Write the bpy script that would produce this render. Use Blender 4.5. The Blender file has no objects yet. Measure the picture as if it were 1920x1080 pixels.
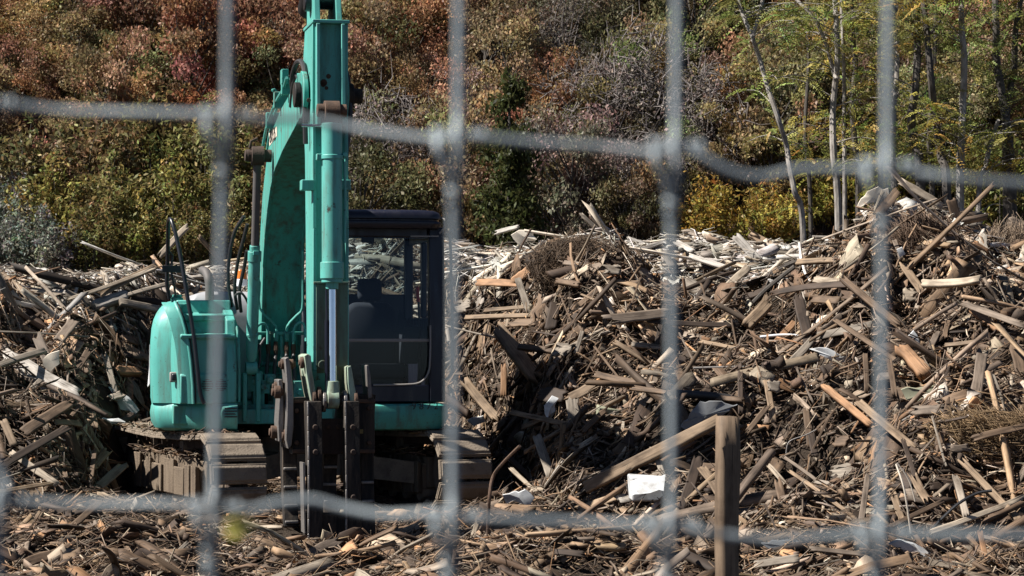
import bpy, bmesh, math, random
import numpy as np
from mathutils import Vector, Matrix
C = bpy.context.scene
COLL = C.collection
R = math.radians
# ------------------------------------------------------------------ camera, sky, sun, exposure
F = 4619.0                       # focal length in pixels of the 1920 px wide photograph
HOR, CXP, CAMZ = 646.0, 960.0, 1.5
cam = bpy.data.cameras.new('camera')
cam.sensor_width = 36.0
cam.lens = F / 1920 * 36
cam.shift_y = (HOR - 540) / 1920
cam.clip_start, cam.clip_end = 0.1, 2000
cam.dof.use_dof = True
cam.dof.focus_distance = 22.0
cam.dof.aperture_fstop = 12.5
cam.dof.aperture_blades = 0
camo = bpy.data.objects.new('camera', cam)
COLL.objects.link(camo)
camo.location = (0, 0, CAMZ)
camo.rotation_euler = (R(90), 0, 0)
C.camera = camo

SUN_DIR = Vector((-0.65, -0.13, 0.75)).normalized()       # towards the sun
w = bpy.data.worlds.new('World'); C.world = w
w.use_nodes = True
nt = w.node_tree
sky = nt.nodes.new('ShaderNodeTexSky'); sky.sky_type = 'NISHITA'
sky.sun_disc = False
sky.air_density = 0.45; sky.dust_density = 0.3; sky.altitude = 600
sky.sun_elevation = math.asin(SUN_DIR.z)
sky.sun_rotation = math.atan2(SUN_DIR.x, SUN_DIR.y)
bg = nt.nodes['Background']; bg.inputs[1].default_value = 0.05
nt.links.new(sky.outputs[0], bg.inputs[0])
sl = bpy.data.lights.new('sun', 'SUN')
sl.energy = 5.0; sl.angle = R(0.5); sl.color = (1.0, 0.955, 0.89)
so = bpy.data.objects.new('sun', sl); COLL.objects.link(so)
so.rotation_euler = SUN_DIR.to_track_quat('Z', 'Y').to_euler()
so.location = (-30, -5, 40)
C.view_settings.view_transform = 'Standard'
C.view_settings.look = 'None'
C.view_settings.gamma = 1
C.view_settings.exposure = 1.05
C.cycles.use_denoising = True
C.cycles.max_bounces = 6
C.cycles.caustics_reflective = False
C.cycles.transparent_max_bounces = 8

# ------------------------------------------------------------------ helpers
def Wp(px, py, d):
    return Vector(((px - CXP) / F * d, d, CAMZ + (HOR - py) / F * d))

def tag(o, label=None, cat=None, group=None, kind=None):
    if label: o['label'] = label
    if cat: o['category'] = cat
    if group: o['group'] = group
    if kind: o['kind'] = kind
    elif cat: o['kind'] = 'thing'
    return o

def empty(name, loc=(0, 0, 0), rz=0):
    o = bpy.data.objects.new(name, None); COLL.objects.link(o)
    o.location = loc; o.rotation_euler = (0, 0, rz); o.empty_display_size = .2
    return o

class MB:
    def __init__(s): s.v = []; s.f = []; s.m = []
    def add(s, vs, fs, mi=0):
        b = len(s.v)
        s.v.extend([tuple(v) for v in vs])
        for f in fs:
            s.f.append(tuple(b + i for i in f)); s.m.append(mi)
        return s
    def box(s, x0, x1, y0, y1, z0, z1, mi=0):
        vs = [(x, y, z) for z in (z0, z1) for y in (y0, y1) for x in (x0, x1)]
        return s.add(vs, [(0, 2, 3, 1), (4, 5, 7, 6), (0, 1, 5, 4), (2, 6, 7, 3), (0, 4, 6, 2), (1, 3, 7, 5)], mi)
    def bar(s, p, q, wid, th, up=(0, 0, 1), mi=0):
        p, q = Vector(p), Vector(q); d = (q - p).normalized()
        b = d.cross(Vector(up))
        if b.length < 1e-4: b = d.cross(Vector((1, 0, 0)))
        b.normalize(); n = b.cross(d)
        vs = []
        for c in (p, q):
            for a, e in ((-1, -1), (1, -1), (1, 1), (-1, 1)):
                vs.append(c + b * a * wid / 2 + n * e * th / 2)
        return s.add(vs, [(0, 3, 2, 1), (4, 5, 6, 7), (0, 1, 5, 4), (1, 2, 6, 5), (2, 3, 7, 6), (3, 0, 4, 7)], mi)
    def tube(s, path, r, n=10, mi=0, cap=True):
        P = [Vector(p) for p in path]; m = len(P)
        rs = r if isinstance(r, (list, tuple)) else [r] * m
        T = []
        for i in range(m):
            a = P[max(0, i - 1)]; b = P[min(m - 1, i + 1)]
            t = (b - a); t = t.normalized() if t.length > 1e-9 else Vector((0, 0, 1)); T.append(t)
        u = T[0].cross(Vector((0, 0, 1)))
        if u.length < 1e-3: u = T[0].cross(Vector((0, 1, 0)))
        u.normalize(); vs = []
        for i in range(m):
            u = (u - T[i] * u.dot(T[i])); u.normalize(); v = T[i].cross(u)
            for k in range(n):
                a = 2 * math.pi * k / n
                vs.append(P[i] + (u * math.cos(a) + v * math.sin(a)) * rs[i])
        fs = []
        for i in range(m - 1):
            for k in range(n):
                k2 = (k + 1) % n
                fs.append((i * n + k, i * n + k2, (i + 1) * n + k2, (i + 1) * n + k))
        if cap:
            fs.append(tuple(range(n - 1, -1, -1))); fs.append(tuple((m - 1) * n + k for k in range(n)))
        return s.add(vs, fs, mi)
    def cyl(s, p, q, r, n=20, mi=0, r2=None):
        return s.tube([p, q], [r, r if r2 is None else r2], n, mi)
    def prism(s, prof, x0, x1, mi=0):                      # (y,z) outline extruded along x
        n = len(prof)
        vs = [(x0, y, z) for y, z in prof] + [(x1, y, z) for y, z in prof]
        fs = [tuple(range(n)), tuple(range(2 * n - 1, n - 1, -1))]
        fs += [(i, (i + 1) % n, n + (i + 1) % n, n + i) for i in range(n)]
        return s.add(vs, fs, mi)
    def loft(s, rings, cap=True, mi=0):
        n = len(rings[0]); vs = [p for r in rings for p in r]; fs = []
        for i in range(len(rings) - 1):
            for k in range(n):
                k2 = (k + 1) % n
                fs.append((i * n + k, i * n + k2, (i + 1) * n + k2, (i + 1) * n + k))
        if cap:
            fs.append(tuple(range(n - 1, -1, -1))); fs.append(tuple((len(rings) - 1) * n + k for k in range(n)))
        return s.add(vs, fs, mi)
    def sweep(s, path, prof, mi=0):                        # plan path (x,y), outline (offset to the right of travel, z)
        rings = []
        P = [Vector((a, b)) for a, b in path]
        for i, p in enumerate(P):
            t = (P[min(len(P) - 1, i + 1)] - P[max(0, i - 1)]).normalized(); nrm = Vector((t.y, -t.x))
            rings.append([(p.x + nrm.x * o, p.y + nrm.y * o, z) for o, z in prof])
        return s.loft(rings, True, mi)
    def build(s, name, mats, parent=None, bevel=0, seg=2, smooth=True, rot=None, angle=38):
        me = bpy.data.meshes.new(name)
        me.from_pydata(s.v, [], s.f); me.validate()
        if not isinstance(mats, (list, tuple)): mats = [mats]
        for m in mats: me.materials.append(m)
        if len(s.m) == len(me.polygons): me.polygons.foreach_set('material_index', s.m)
        b = bmesh.new(); b.from_mesh(me); bmesh.ops.recalc_face_normals(b, faces=b.faces); b.to_mesh(me); b.free()
        if smooth:
            me.polygons.foreach_set('use_smooth', [True] * len(me.polygons))
            me.set_sharp_from_angle(angle=R(angle))
        o = bpy.data.objects.new(name, me); COLL.objects.link(o)
        if parent is not None: o.parent = parent
        if rot is not None: o.rotation_euler = (0, 0, rot)
        if bevel:
            md = o.modifiers.new('bevel', 'BEVEL'); md.width = bevel; md.segments = seg; md.limit_method = 'ANGLE'; md.angle_limit = R(40)
            md.harden_normals = False
        return o

def smooth_path(pts, n=6):
    P = [Vector(p) for p in pts]; out = []
    for i in range(len(P) - 1):
        p0 = P[max(0, i - 1)]; p1 = P[i]; p2 = P[i + 1]; p3 = P[min(len(P) - 1, i + 2)]
        for k in range(n):
            t = k / n
            out.append(.5 * ((2 * p1) + (p2 - p0) * t + (2 * p0 - 5 * p1 + 4 * p2 - p3) * t * t + (3 * p1 - p0 - 3 * p2 + p3) * t ** 3))
    out.append(P[-1]); return out

def quad_mesh(name, verts, quads, mat, attrs=None, smooth=False):
    """verts (N,3), quads (M,4) numpy -> mesh with point attributes"""
    me = bpy.data.meshes.new(name)
    nv, nq = len(verts), len(quads)
    me.vertices.add(nv); me.vertices.foreach_set('co', np.ascontiguousarray(verts, dtype=np.float32).ravel())
    me.loops.add(nq * 4); me.loops.foreach_set('vertex_index', np.ascontiguousarray(quads, dtype=np.int32).ravel())
    me.polygons.add(nq); me.polygons.foreach_set('loop_start', np.arange(0, nq * 4, 4, dtype=np.int32))
    if smooth: me.polygons.foreach_set('use_smooth', np.ones(nq, dtype=bool))
    me.update(calc_edges=True)
    for k, a in (attrs or {}).items():
        at = me.attributes.new(k, 'FLOAT_VECTOR', 'POINT')
        at.data.foreach_set('vector', np.ascontiguousarray(a, dtype=np.float32).ravel())
    for m in (mat if isinstance(mat, (list, tuple)) else [mat]): me.materials.append(m)
    return me

def link(name, me, parent=None):
    o = bpy.data.objects.new(name, me); COLL.objects.link(o)
    if parent is not None: o.parent = parent
    return o

# lattice noise, vectorised
_rs = np.random.RandomState(11); _LAT = _rs.rand(256, 256)
def vnoise(x, y, sc, ox=0.0):
    x = np.asarray(x, float) * sc + 57.3 + ox; y = np.asarray(y, float) * sc + 91.7 + ox * 1.7
    xi = np.floor(x).astype(int); yi = np.floor(y).astype(int); fx = x - xi; fy = y - yi
    fx = fx * fx * (3 - 2 * fx); fy = fy * fy * (3 - 2 * fy)
    g = lambda a, b: _LAT[a % 256, b % 256]
    return ((g(xi, yi) * (1 - fx) + g(xi + 1, yi) * fx) * (1 - fy) + (g(xi, yi + 1) * (1 - fx) + g(xi + 1, yi + 1) * fx) * fy) * 2 - 1

# ------------------------------------------------------------------ materials
def mat_new(name):
    m = bpy.data.materials.new(name); m.use_nodes = True
    t = m.node_tree
    return m, t, t.nodes['Principled BSDF']
def N(t, typ, **kw):
    n = t.nodes.new(typ)
    for k, v in kw.items(): setattr(n, k, v)
    return n
def noise_node(t, vec, scale, detail=4, rough=.55, dist=0):
    n = N(t, 'ShaderNodeTexNoise'); n.inputs['Scale'].default_value = scale; n.inputs['Detail'].default_value = detail
    n.inputs['Roughness'].default_value = rough; n.inputs['Distortion'].default_value = dist
    if vec is not None: t.links.new(vec, n.inputs['Vector'])
    return n
def ramp(t, fac, stops):
    r = N(t, 'ShaderNodeValToRGB'); e = r.color_ramp.elements
    while len(e) < len(stops): e.new(.5)
    for i, (p, c) in enumerate(stops):
        e[i].position = p; e[i].color = (c, c, c, 1) if isinstance(c, (int, float)) else (*c, 1)
    t.links.new(fac, r.inputs[0]); return r
def mixc(t, fac, a, b, mode='MIX'):
    n = N(t, 'ShaderNodeMix', data_type='RGBA', blend_type=mode)
    for sock, v in ((n.inputs[0], fac), (n.inputs[6], a), (n.inputs[7], b)):
        if hasattr(v, 'is_linked') or hasattr(v, 'links'): t.links.new(v, sock)
        elif isinstance(v, (int, float)): sock.default_value = v
        else: sock.default_value = (*v, 1)
    return n.outputs[2]
def bump(t, height, bsdf, strength=.3, dist=.02):
    b = N(t, 'ShaderNodeBump'); b.inputs['Strength'].default_value = strength; b.inputs['Distance'].default_value = dist
    t.links.new(height, b.inputs['Height']); t.links.new(b.outputs[0], bsdf.inputs['Normal'])

def mat_worn(name, base, dirt=(.09, .065, .045), dirt_amt=.5, rough=.4, metal=0.0, rust=None, vary=.25, scale=2.0, bumpy=0.0, spec=.5, streak=True):
    """painted or bare metal with uneven colour, dirt in streaks and optional rust flecks"""
    m, t, b = mat_new(name)
    tc = N(t, 'ShaderNodeTexCoord').outputs['Object']
    n1 = noise_node(t, tc, scale, 5)
    base_d = tuple(c * (1 - vary) for c in base); base_l = tuple(min(1, c * (1 + vary * .6)) for c in base)
    col = mixc(t, n1.outputs[0], base_d, base_l)
    mp = N(t, 'ShaderNodeMapping'); mp.inputs['Scale'].default_value = (9, 9, 1.3) if streak else (4, 4, 4)
    t.links.new(tc, mp.inputs[0])
    n2 = noise_node(t, mp.outputs[0], 1.6, 8, .65)
    lo = .62 - dirt_amt * .25
    r2 = ramp(t, n2.outputs[0], [(lo, 0.0), (lo + .22, min(1, .35 + dirt_amt * .6))])
    col = mixc(t, r2.outputs[0], col, dirt)
    n4 = noise_node(t, tc, 60, 3, .6)
    r4 = ramp(t, n4.outputs[0], [(.66, 0.0), (.7, .8)])
    col = mixc(t, r4.outputs[0], col, tuple(c * .45 for c in dirt))
    n5 = noise_node(t, tc, 24, 6, .75, 1.5)                       # fine scuffs
    r5 = ramp(t, n5.outputs[0], [(.64, 0.0), (.70, .55)])
    col = mixc(t, r5.outputs[0], col, tuple(c * .35 for c in base))
    if rust:
        n3 = noise_node(t, tc, 7, 9, .7)
        r3 = ramp(t, n3.outputs[0], [(.62, 0.0), (.68, 1.0)])
        col = mixc(t, r3.outputs[0], col, rust)
    t.links.new(col, b.inputs['Base Color'])
    rr = ramp(t, n2.outputs[0], [(.3, rough), (.75, min(1, rough + .35))])
    t.links.new(rr.outputs[0], b.inputs['Roughness'])
    b.inputs['Metallic'].default_value = metal
    b.inputs['Specular IOR Level'].default_value = spec
    if bumpy: bump(t, n4.outputs[0], b, bumpy, .01)
    return m
def mat_flat(name, c, rough=.6, metal=0.0, n_amt=.2, scale=20):
    m, t, b = mat_new(name)
    tc = N(t, 'ShaderNodeTexCoord').outputs['Object']
    n = noise_node(t, tc, scale, 4)
    t.links.new(mixc(t, n.outputs[0], tuple(x * (1 - n_amt) for x in c), tuple(min(1, x * (1 + n_amt)) for x in c)), b.inputs['Base Color'])
    b.inputs['Roughness'].default_value = rough; b.inputs['Metallic'].default_value = metal
    return m

M = {}
TEAL = (.095, .39, .335)
M['teal'] = mat_worn('teal_paint', TEAL, dirt=(.085, .085, .065), dirt_amt=.5, rough=.36, vary=.28, rust=(.05, .045, .032))
M['teal_dirty'] = mat_worn('teal_paint_dirty', (.060, .33, .275), dirt_amt=.66, rough=.48, vary=.32, rust=(.06, .035, .022))
M['teal_grimy'] = mat_worn('teal_paint_grimy', (.11, .20, .145), dirt=(.10, .075, .05), dirt_amt=.85, rough=.6, vary=.3, rust=(.085, .045, .025))
M['teal_pale'] = mat_worn('teal_paint_pale', (.33, .44, .33), dirt=(.14, .085, .05), dirt_amt=.8, rough=.6, vary=.3, rust=(.12, .06, .03))
M['steel_dark'] = mat_worn('dark_worn_steel', (.012, .0108, .010), dirt=(.085, .066, .050), dirt_amt=.78, rough=.6, metal=0, spec=.25, rust=(.026, .018, .013), bumpy=.3)
M['steel_worn'] = mat_worn('polished_worn_steel', (.26, .24, .22), dirt=(.05, .04, .035), dirt_amt=.6, rough=.38, metal=.6, rust=(.09, .05, .03), bumpy=.3)
M['rust'] = mat_worn('rusty_pin', (.10, .055, .032), dirt=(.035, .025, .02), dirt_amt=.7, rough=.7, vary=.4, bumpy=.4)
M['muddy'] = mat_worn('muddy_track_steel', (.235, .19, .145), dirt=(.05, .038, .03), dirt_amt=.5, rough=.9, vary=.4, scale=5, bumpy=.7, streak=False, spec=.2)
M['mud_frame'] = mat_worn('dried_mud_frame', (.175, .135, .098), dirt=(.06, .045, .035), dirt_amt=.6, rough=.95, vary=.4, bumpy=.9, spec=.15)
M['brown_steel'] = mat_worn('brown_track_link', (.055, .035, .025), dirt=(.02, .015, .012), dirt_amt=.4, rough=.8, vary=.4, bumpy=.4)
M['black'] = mat_flat('black_paint', (.013, .014, .017), .35)
M['rubber'] = mat_flat('black_rubber', (.022, .020, .020), .55)
M['navy'] = mat_worn('navy_cab_paint', (.006, .0068, .016), dirt=(.02, .02, .022), dirt_amt=.05, rough=.25, vary=.2)
M['grey_hood'] = mat_flat('grey_hood_paint', (.34, .34, .35), .45)
M['chrome'] = mat_flat('chrome_rod', (.62, .63, .66), .16, 1.0, .08)
M['gasket'] = mat_flat('grey_gasket', (.24, .22, .20), .6)
M['seat'] = mat_flat('dark_seat_cloth', (.014, .017, .026), .9)
M['exhaust'] = mat_flat('sooty_exhaust', (.11, .10, .095), .7, .3)
M['amber'] = mat_flat('amber_lens', (.60, .17, .02), .25)
M['white'] = mat_flat('white_plastic', (.72, .73, .74), .45, 0, .06)
M['cream'] = mat_flat('cream_label', (.66, .58, .47), .5)
M['ink'] = mat_flat('dark_ink', (.03, .03, .03), .6)
M['yellow'] = mat_flat('dull_yellow_label', (.16, .12, .03), .6)
M['red'] = mat_flat('red_plastic', (.55, .03, .02), .35)
# tinted cab glass
m, t, b = mat_new('cab_glass')
t.nodes.remove(b)
tr = N(t, 'ShaderNodeBsdfTransparent'); tr.inputs[0].default_value = (.60, .68, .69, 1)
gl = N(t, 'ShaderNodeBsdfGlossy'); gl.inputs['Roughness'].default_value = .06; gl.inputs[0].default_value = (.9, .95, 1, 1)
fr = N(t, 'ShaderNodeFresnel'); fr.inputs[0].default_value = 1.36
mx = N(t, 'ShaderNodeMixShader')
t.links.new(fr.outputs[0], mx.inputs[0]); t.links.new(tr.outputs[0], mx.inputs[1]); t.links.new(gl.outputs[0], mx.inputs[2])
t.links.new(mx.outputs[0], t.nodes['Material Output'].inputs[0]); M['glass'] = m

# broken wood: colour from the piece, grain along its length
def mat_wood(name):
    m, t, b = mat_new(name)
    ac = N(t, 'ShaderNodeAttribute', attribute_name='col'); ag = N(t, 'ShaderNodeAttribute', attribute_name='grain')
    mp = N(t, 'ShaderNodeMapping'); mp.inputs['Scale'].default_value = (2.5, 70, 13); t.links.new(ag.outputs['Vector'], mp.inputs[0])
    n1 = noise_node(t, mp.outputs[0], 1.0, 5, .6, .4)
    mp2 = N(t, 'ShaderNodeMapping'); mp2.inputs['Scale'].default_value = (5, 12, 13); t.links.new(ag.outputs['Vector'], mp2.inputs[0])
    n2 = noise_node(t, mp2.outputs[0], 1.0, 6, .6)
    g = ramp(t, n1.outputs[0], [(.28, .55), (.5, 1.0), (.75, 1.22)])
    c = mixc(t, 1.0, ac.outputs['Color'], g.outputs[0], 'MULTIPLY')
    s = ramp(t, n2.outputs[0], [(.44, 0.0), (.70, .9)])
    c2 = mixc(t, s.outputs[0], c, mixc(t, 1.0, c, (.30, .27, .24), 'MULTIPLY'))
    mp3 = N(t, 'ShaderNodeMapping'); mp3.inputs['Scale'].default_value = (3.5, 130, 13); t.links.new(ag.outputs['Vector'], mp3.inputs[0])
    n3 = noise_node(t, mp3.outputs[0], 1.0, 2, .5, .6)
    ck = ramp(t, n3.outputs[0], [(.30, .9), (.36, 0.0)])
    c2 = mixc(t, ck.outputs[0], c2, (.018, .013, .010))
    t.links.new(c2, b.inputs['Base Color'])
    b.inputs['Roughness'].default_value = .75; b.inputs['Specular IOR Level'].default_value = .35
    bump(t, n1.outputs[0], b, .35, .004)
    return m
M['wood'] = mat_wood('broken_wood')
# leaf: object colour times the leaf's own tint
def mat_leaf(name, transl=.35, dry=0.0):
    m, t, b = mat_new(name)
    t.nodes.remove(b)
    oi = N(t, 'ShaderNodeObjectInfo'); at = N(t, 'ShaderNodeAttribute', attribute_name='col')
    c = mixc(t, 1.0, oi.outputs['Color'], at.outputs['Color'], 'MULTIPLY')
    d = N(t, 'ShaderNodeBsdfDiffuse'); tl = N(t, 'ShaderNodeBsdfTranslucent'); gl = N(t, 'ShaderNodeBsdfGlossy'); gl.inputs['Roughness'].default_value = .45
    gl.inputs[0].default_value = (.5, .5, .5, 1)
    t.links.new(c, d.inputs[0]); t.links.new(c, tl.inputs[0])
    m1 = N(t, 'ShaderNodeMixShader'); m1.inputs[0].default_value = transl
    t.links.new(d.outputs[0], m1.inputs[1]); t.links.new(tl.outputs[0], m1.inputs[2])
    m2 = N(t, 'ShaderNodeMixShader'); m2.inputs[0].default_value = .02
    t.links.new(m1.outputs[0], m2.inputs[1]); t.links.new(gl.outputs[0], m2.inputs[2])
    t.links.new(m2.outputs[0], t.nodes['Material Output'].inputs[0])
    return m
M['leaf'] = mat_leaf('leaf')
def mat_bark(name, c, c2):
    m, t, b = mat_new(name)
    tc = N(t, 'ShaderNodeTexCoord').outputs['Object']
    mp = N(t, 'ShaderNodeMapping'); mp.inputs['Scale'].default_value = (14, 14, 5); t.links.new(tc, mp.inputs[0])
    n = noise_node(t, mp.outputs[0], 1.2, 6, .65)
    r = ramp(t, n.outputs[0], [(.3, c2), (.62, c)])
    t.links.new(r.outputs[0], b.inputs['Base Color']); b.inputs['Roughness'].default_value = .9
    bump(t, n.outputs[0], b, .5, .02)
    return m
M['bark_pale'] = mat_bark('pale_bark', (.33, .30, .265), (.13, .11, .095))
M['bark_dark'] = mat_bark('dark_bark', (.085, .072, .06), (.03, .025, .021))
M['twig'] = mat_bark('grey_twig', (.22, .19, .175), (.10, .085, .08))
def mat_soil(name, c, c2, sc=3):
    m, t, b = mat_new(name)
    tc = N(t, 'ShaderNodeTexCoord').outputs['Object']
    n = noise_node(t, tc, sc, 8, .7); n2 = noise_node(t, tc, sc * 14, 5, .7)
    r = ramp(t, n.outputs[0], [(.3, c2), (.7, c)])
    t.links.new(mixc(t, n2.outputs[0], r.outputs[0], tuple(x * .5 for x in c2)), b.inputs['Base Color'])
    b.inputs['Roughness'].default_value = 1; b.inputs['Specular IOR Level'].default_value = .1
    bump(t, n2.outputs[0], b, .8, .05)
    return m
M['soil'] = mat_soil('dark_chip_soil', (.105, .080, .060), (.045, .034, .026))
M['litter'] = mat_soil('hillside_leaf_litter', (.15, .092, .055), (.055, .036, .024), .6)
# ------------------------------------------------------------------ excavator
EX, EY = -2.065, 23.0
YU, YL = R(12), R(23)                               # upper works and undercarriage are turned separately
cU, sU = math.cos(YU), math.sin(YU)
def H(px, py, ly):
    k = (px - CXP) / F
    lx = (k * (EY + ly * cU) - EX + ly * sU) / (cU - k * sU)
    Y = EY + lx * sU + ly * cU
    return Vector((lx, ly, CAMZ + (HOR - py) / F * Y))
exc = empty('excavator', (EX, EY, 0))
tag(exc, 'teal green crawler excavator with dark cab and black grapple standing before the debris heap', 'excavator')
def U(mb, name, mats, parent=exc, bevel=0, **k):
    return mb.build(name, mats, parent, bevel, rot=YU if parent is exc else None, **k)
def Lw(mb, name, mats, parent=exc, bevel=0, **k):
    return mb.build(name, mats, parent, bevel, rot=YL if parent is exc else None, **k)
def disc(mb, c, ax, r, th, n=24, mi=0):
    c, ax = Vector(c), Vector(ax).normalized(); mb.cyl(c - ax * th / 2, c + ax * th / 2, r, n, mi)

# --- undercarriage
def track(cx, parent):
    zr, ya, yb, rad = .36, -1.45, 1.45, .32
    path = []
    for i in range(15): a = math.pi * .5 + math.pi * i / 14; path.append((ya + math.cos(a) * rad, zr + math.sin(a) * rad))
    for i in range(1, 17): path.append((ya + (yb - ya) * i / 17, zr - rad))
    for i in range(15): a = -math.pi * .5 + math.pi * i / 14; path.append((yb + math.cos(a) * rad, zr + math.sin(a) * rad))
    for i in range(1, 17): path.append((yb + (ya - yb) * i / 17, zr + rad - .035 * math.sin(math.pi * i / 17)))
    P = np.array(path + [path[0]]); sg = np.r_[0, np.cumsum(np.hypot(*np.diff(P, axis=0).T))]
    n = 42; mb = MB(); lk = MB(); rs = random.Random(int(cx * 10))
    for i in range(n):
        s = (i + .5) / n * sg[-1]; p = np.array([np.interp(s, sg, P[:, 0]), np.interp(s, sg, P[:, 1])])
        e = .01; q = np.array([np.interp(s + e, sg, P[:, 0]), np.interp(s + e, sg, P[:, 1])]) - p; q /= np.linalg.norm(q)
        nn = np.array([q[1], -q[0]])
        if np.dot(nn, p - np.array([np.clip(p[0], ya, yb), zr])) < 0: nn = -nn
        L = sg[-1] / n * .47
        def seg(a0, a1, h0, h1, x0=-.25, x1=.25):
            vs = []
            for x in (x0, x1):
                for a, h in ((a0, h0), (a1, h0), (a1, h1), (a0, h1)):
                    v = p + q * a + nn * (h + rs.uniform(-.003, .003)); vs.append((cx + x, v[0], v[1]))
            mb.add(vs, [(0, 1, 2, 3), (7, 6, 5, 4), (0, 4, 5, 1), (1, 5, 6, 2), (2, 6, 7, 3), (3, 7, 4, 0)])
        seg(-L, L, 0, .022)
        seg(-L * .96, L * .96, .022, .040, -.247, .247)
        h0_ = .058 + rs.uniform(-.006, .004)
        vs = []
        for x in (-.235, .235):
            for a_, hh in ((-L * .84, .040), (L * .84, .040), (L * .62, h0_), (-L * .62, h0_)):
                v = p + q * a_ + nn * (hh + rs.uniform(-.003, .003)); vs.append((cx + x, v[0], v[1]))
        mb.add(vs, [(0, 1, 2, 3), (7, 6, 5, 4), (0, 4, 5, 1), (1, 5, 6, 2), (2, 6, 7, 3), (3, 7, 4, 0)])
        for sx in (-.07, .07):
            vs = []
            for x in (-.018, .018):
                for a, h in ((-L, -.075), (L, -.075), (L, 0), (-L, 0)):
                    v = p + q * a + nn * h; vs.append((cx + sx + x, v[0], v[1]))
            lk.add(vs, [(0, 1, 2, 3), (7, 6, 5, 4), (0, 4, 5, 1), (1, 5, 6, 2), (2, 6, 7, 3), (3, 7, 4, 0)])
    tb = Lw(mb, 'track', M['muddy'], parent, .006, seg=1, smooth=False)
    lk.build('track_chain', M['brown_steel'], tb, smooth=False)
    mb = MB()                                                   # side frame with dried mud on it
    for sx in (-1, 1):
        pr = [(-1.05, .18), (-1.05, .40), (-.9, .50), (.95, .50), (1.1, .42), (1.1, .18)]
        mb.prism(pr, cx + sx * .10 - .03, cx + sx * .10 + .03)
        y_ = -1.08; rq = random.Random(int(cx * 7) + sx)
        while y_ < 1.0:                                         # caked mud in uneven slabs between the rollers
            w_ = rq.choice((.10, .16, .24, .34)); zt_ = rq.uniform(.40, .50); dx = rq.uniform(-.012, .012)
            mb.loft([[(cx + sx * .15 - .03 + dx, y_, .15), (cx + sx * .15 + .03 + dx, y_ + .02, .15), (cx + sx * .15 + .03 + dx, y_ + w_ - .02, .15), (cx + sx * .15 - .03 + dx, y_ + w_, .15)],
                     [(cx + sx * .15 - .03 + dx, y_ + rq.uniform(0, .03), zt_), (cx + sx * .15 + .02 + dx, y_ + .03, zt_ - .02), (cx + sx * .15 + .02 + dx, y_ + w_ - .03, zt_ - rq.uniform(0, .05)), (cx + sx * .15 - .03 + dx, y_ + w_, zt_)]])
            y_ += w_ + rq.uniform(.01, .07)
    mb.box(cx - .09, cx + .09, -1.1, 1.1, .2, .48)
    mb.build('track_frame', M['mud_frame'], tb, .012)
    for y, nm in ((ya, 'idler_wheel'), (yb, 'drive_sprocket')):
        mb = MB(); disc(mb, (cx, y, zr), (1, 0, 0), .255, .16, 32); disc(mb, (cx, y, zr), (1, 0, 0), .20, .19, 28); disc(mb, (cx, y, zr), (1, 0, 0), .08, .24, 16)
        if nm == 'drive_sprocket':
            for i in range(14):
                a = 2 * math.pi * i / 14; c = Vector((cx, y + math.cos(a) * .27, zr + math.sin(a) * .27)); mb.cyl(c - Vector((.03, 0, 0)), c + Vector((.03, 0, 0)), .03, 8)
        mb.build(nm, M['mud_frame'], tb, .008)
    for k in range(6):
        mb = MB(); y = -.98 + k * .38; disc(mb, (cx, y, .15), (1, 0, 0), .075, .26, 18); mb.build('track_roller', M['muddy'], tb)
    for y in (-.4, .6):
        mb = MB(); disc(mb, (cx, y, .585), (1, 0, 0), .06, .24, 16); mb.cyl((cx, y, .585), (cx, y, .45), .03); mb.build('carrier_roller', M['muddy'], tb)
track(-1.04, exc); track(1.04, exc)
mb = MB()
mb.cyl((0, 0, .5), (0, 0, .66), .48, 36)
mb.box(-.55, .55, -.55, .55, .3, .52)
for sx in (-1, 1):
    for sy in (-1, 1):
        mb.loft([[(sx * .3, sy * .25, .30), (sx * .3, sy * .6, .30), (sx * .3, sy * .6, .52), (sx * .3, sy * .25, .52)],
                 [(sx * .95, sy * .75, .22), (sx * .95, sy * 1.05, .22), (sx * .95, sy * 1.05, .42), (sx * .95, sy * .75, .42)]])
Lw(mb, 'car_body', M['muddy'], bevel=.01)
mb = MB(); mb.cyl((0, 0, .66), (0, 0, .80), .58, 40); U(mb, 'slewing_ring', M['steel_dark'])

# --- upper frame
X = lambda px, py, ly: H(px, py, ly).x
mb = MB()
mb.box(-1.18, 1.2, -1.2, 1.15, .80, .97)
mb.box(-.66, .22, -1.27, -1.2, .80, .93)
for x in (-.56, -.44, .08): mb.box(x - .02, x + .02, -1.29, -1.2, .82, 1.25)
U(mb, 'upper_frame', M['teal_dirty'], bevel=.01)
def arc(cx_, cy_, r, a0, a1, n=7):
    return [(cx_ + r * math.cos(R(a0 + (a1 - a0) * i / (n - 1))), cy_ + r * math.sin(R(a0 + (a1 - a0) * i / (n - 1)))) for i in range(n)]
sk = [(-.10, .74), (-.02, .765), (.012, .82), (.02, .90), (.012, .955), (-.01, .985), (-.12, .985)]
xl = X(445, 780, -1.40); xc = X(289, 780, -1.0)
mb = MB()
path = [(-1.0, 1.1), (xc + .16, .5), (xc + .04, -.2), (xc, -.75)] + arc(xc + .20, -.88, .20, 180, 235) + [(-.86, -1.34), (-.76, -1.40), (xl, -1.41)]
mb.sweep([(x, y) for x, y in path][::-1], [(-o, z) for o, z in sk])
o = U(mb, 'lower_skirt', M['teal'], bevel=0)
vb = MB()
xv = X(433, 771, -1.43)
for k in range(4): vb.box(xv - .055, xv + .055, -1.428, -1.415, .865 + k * .024, .877 + k * .024)
vb.build('louvre', M['ink'], o)
xr0 = X(694, 775, -1.32); xr1 = X(836, 775, -1.2)
mb = MB()
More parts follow.
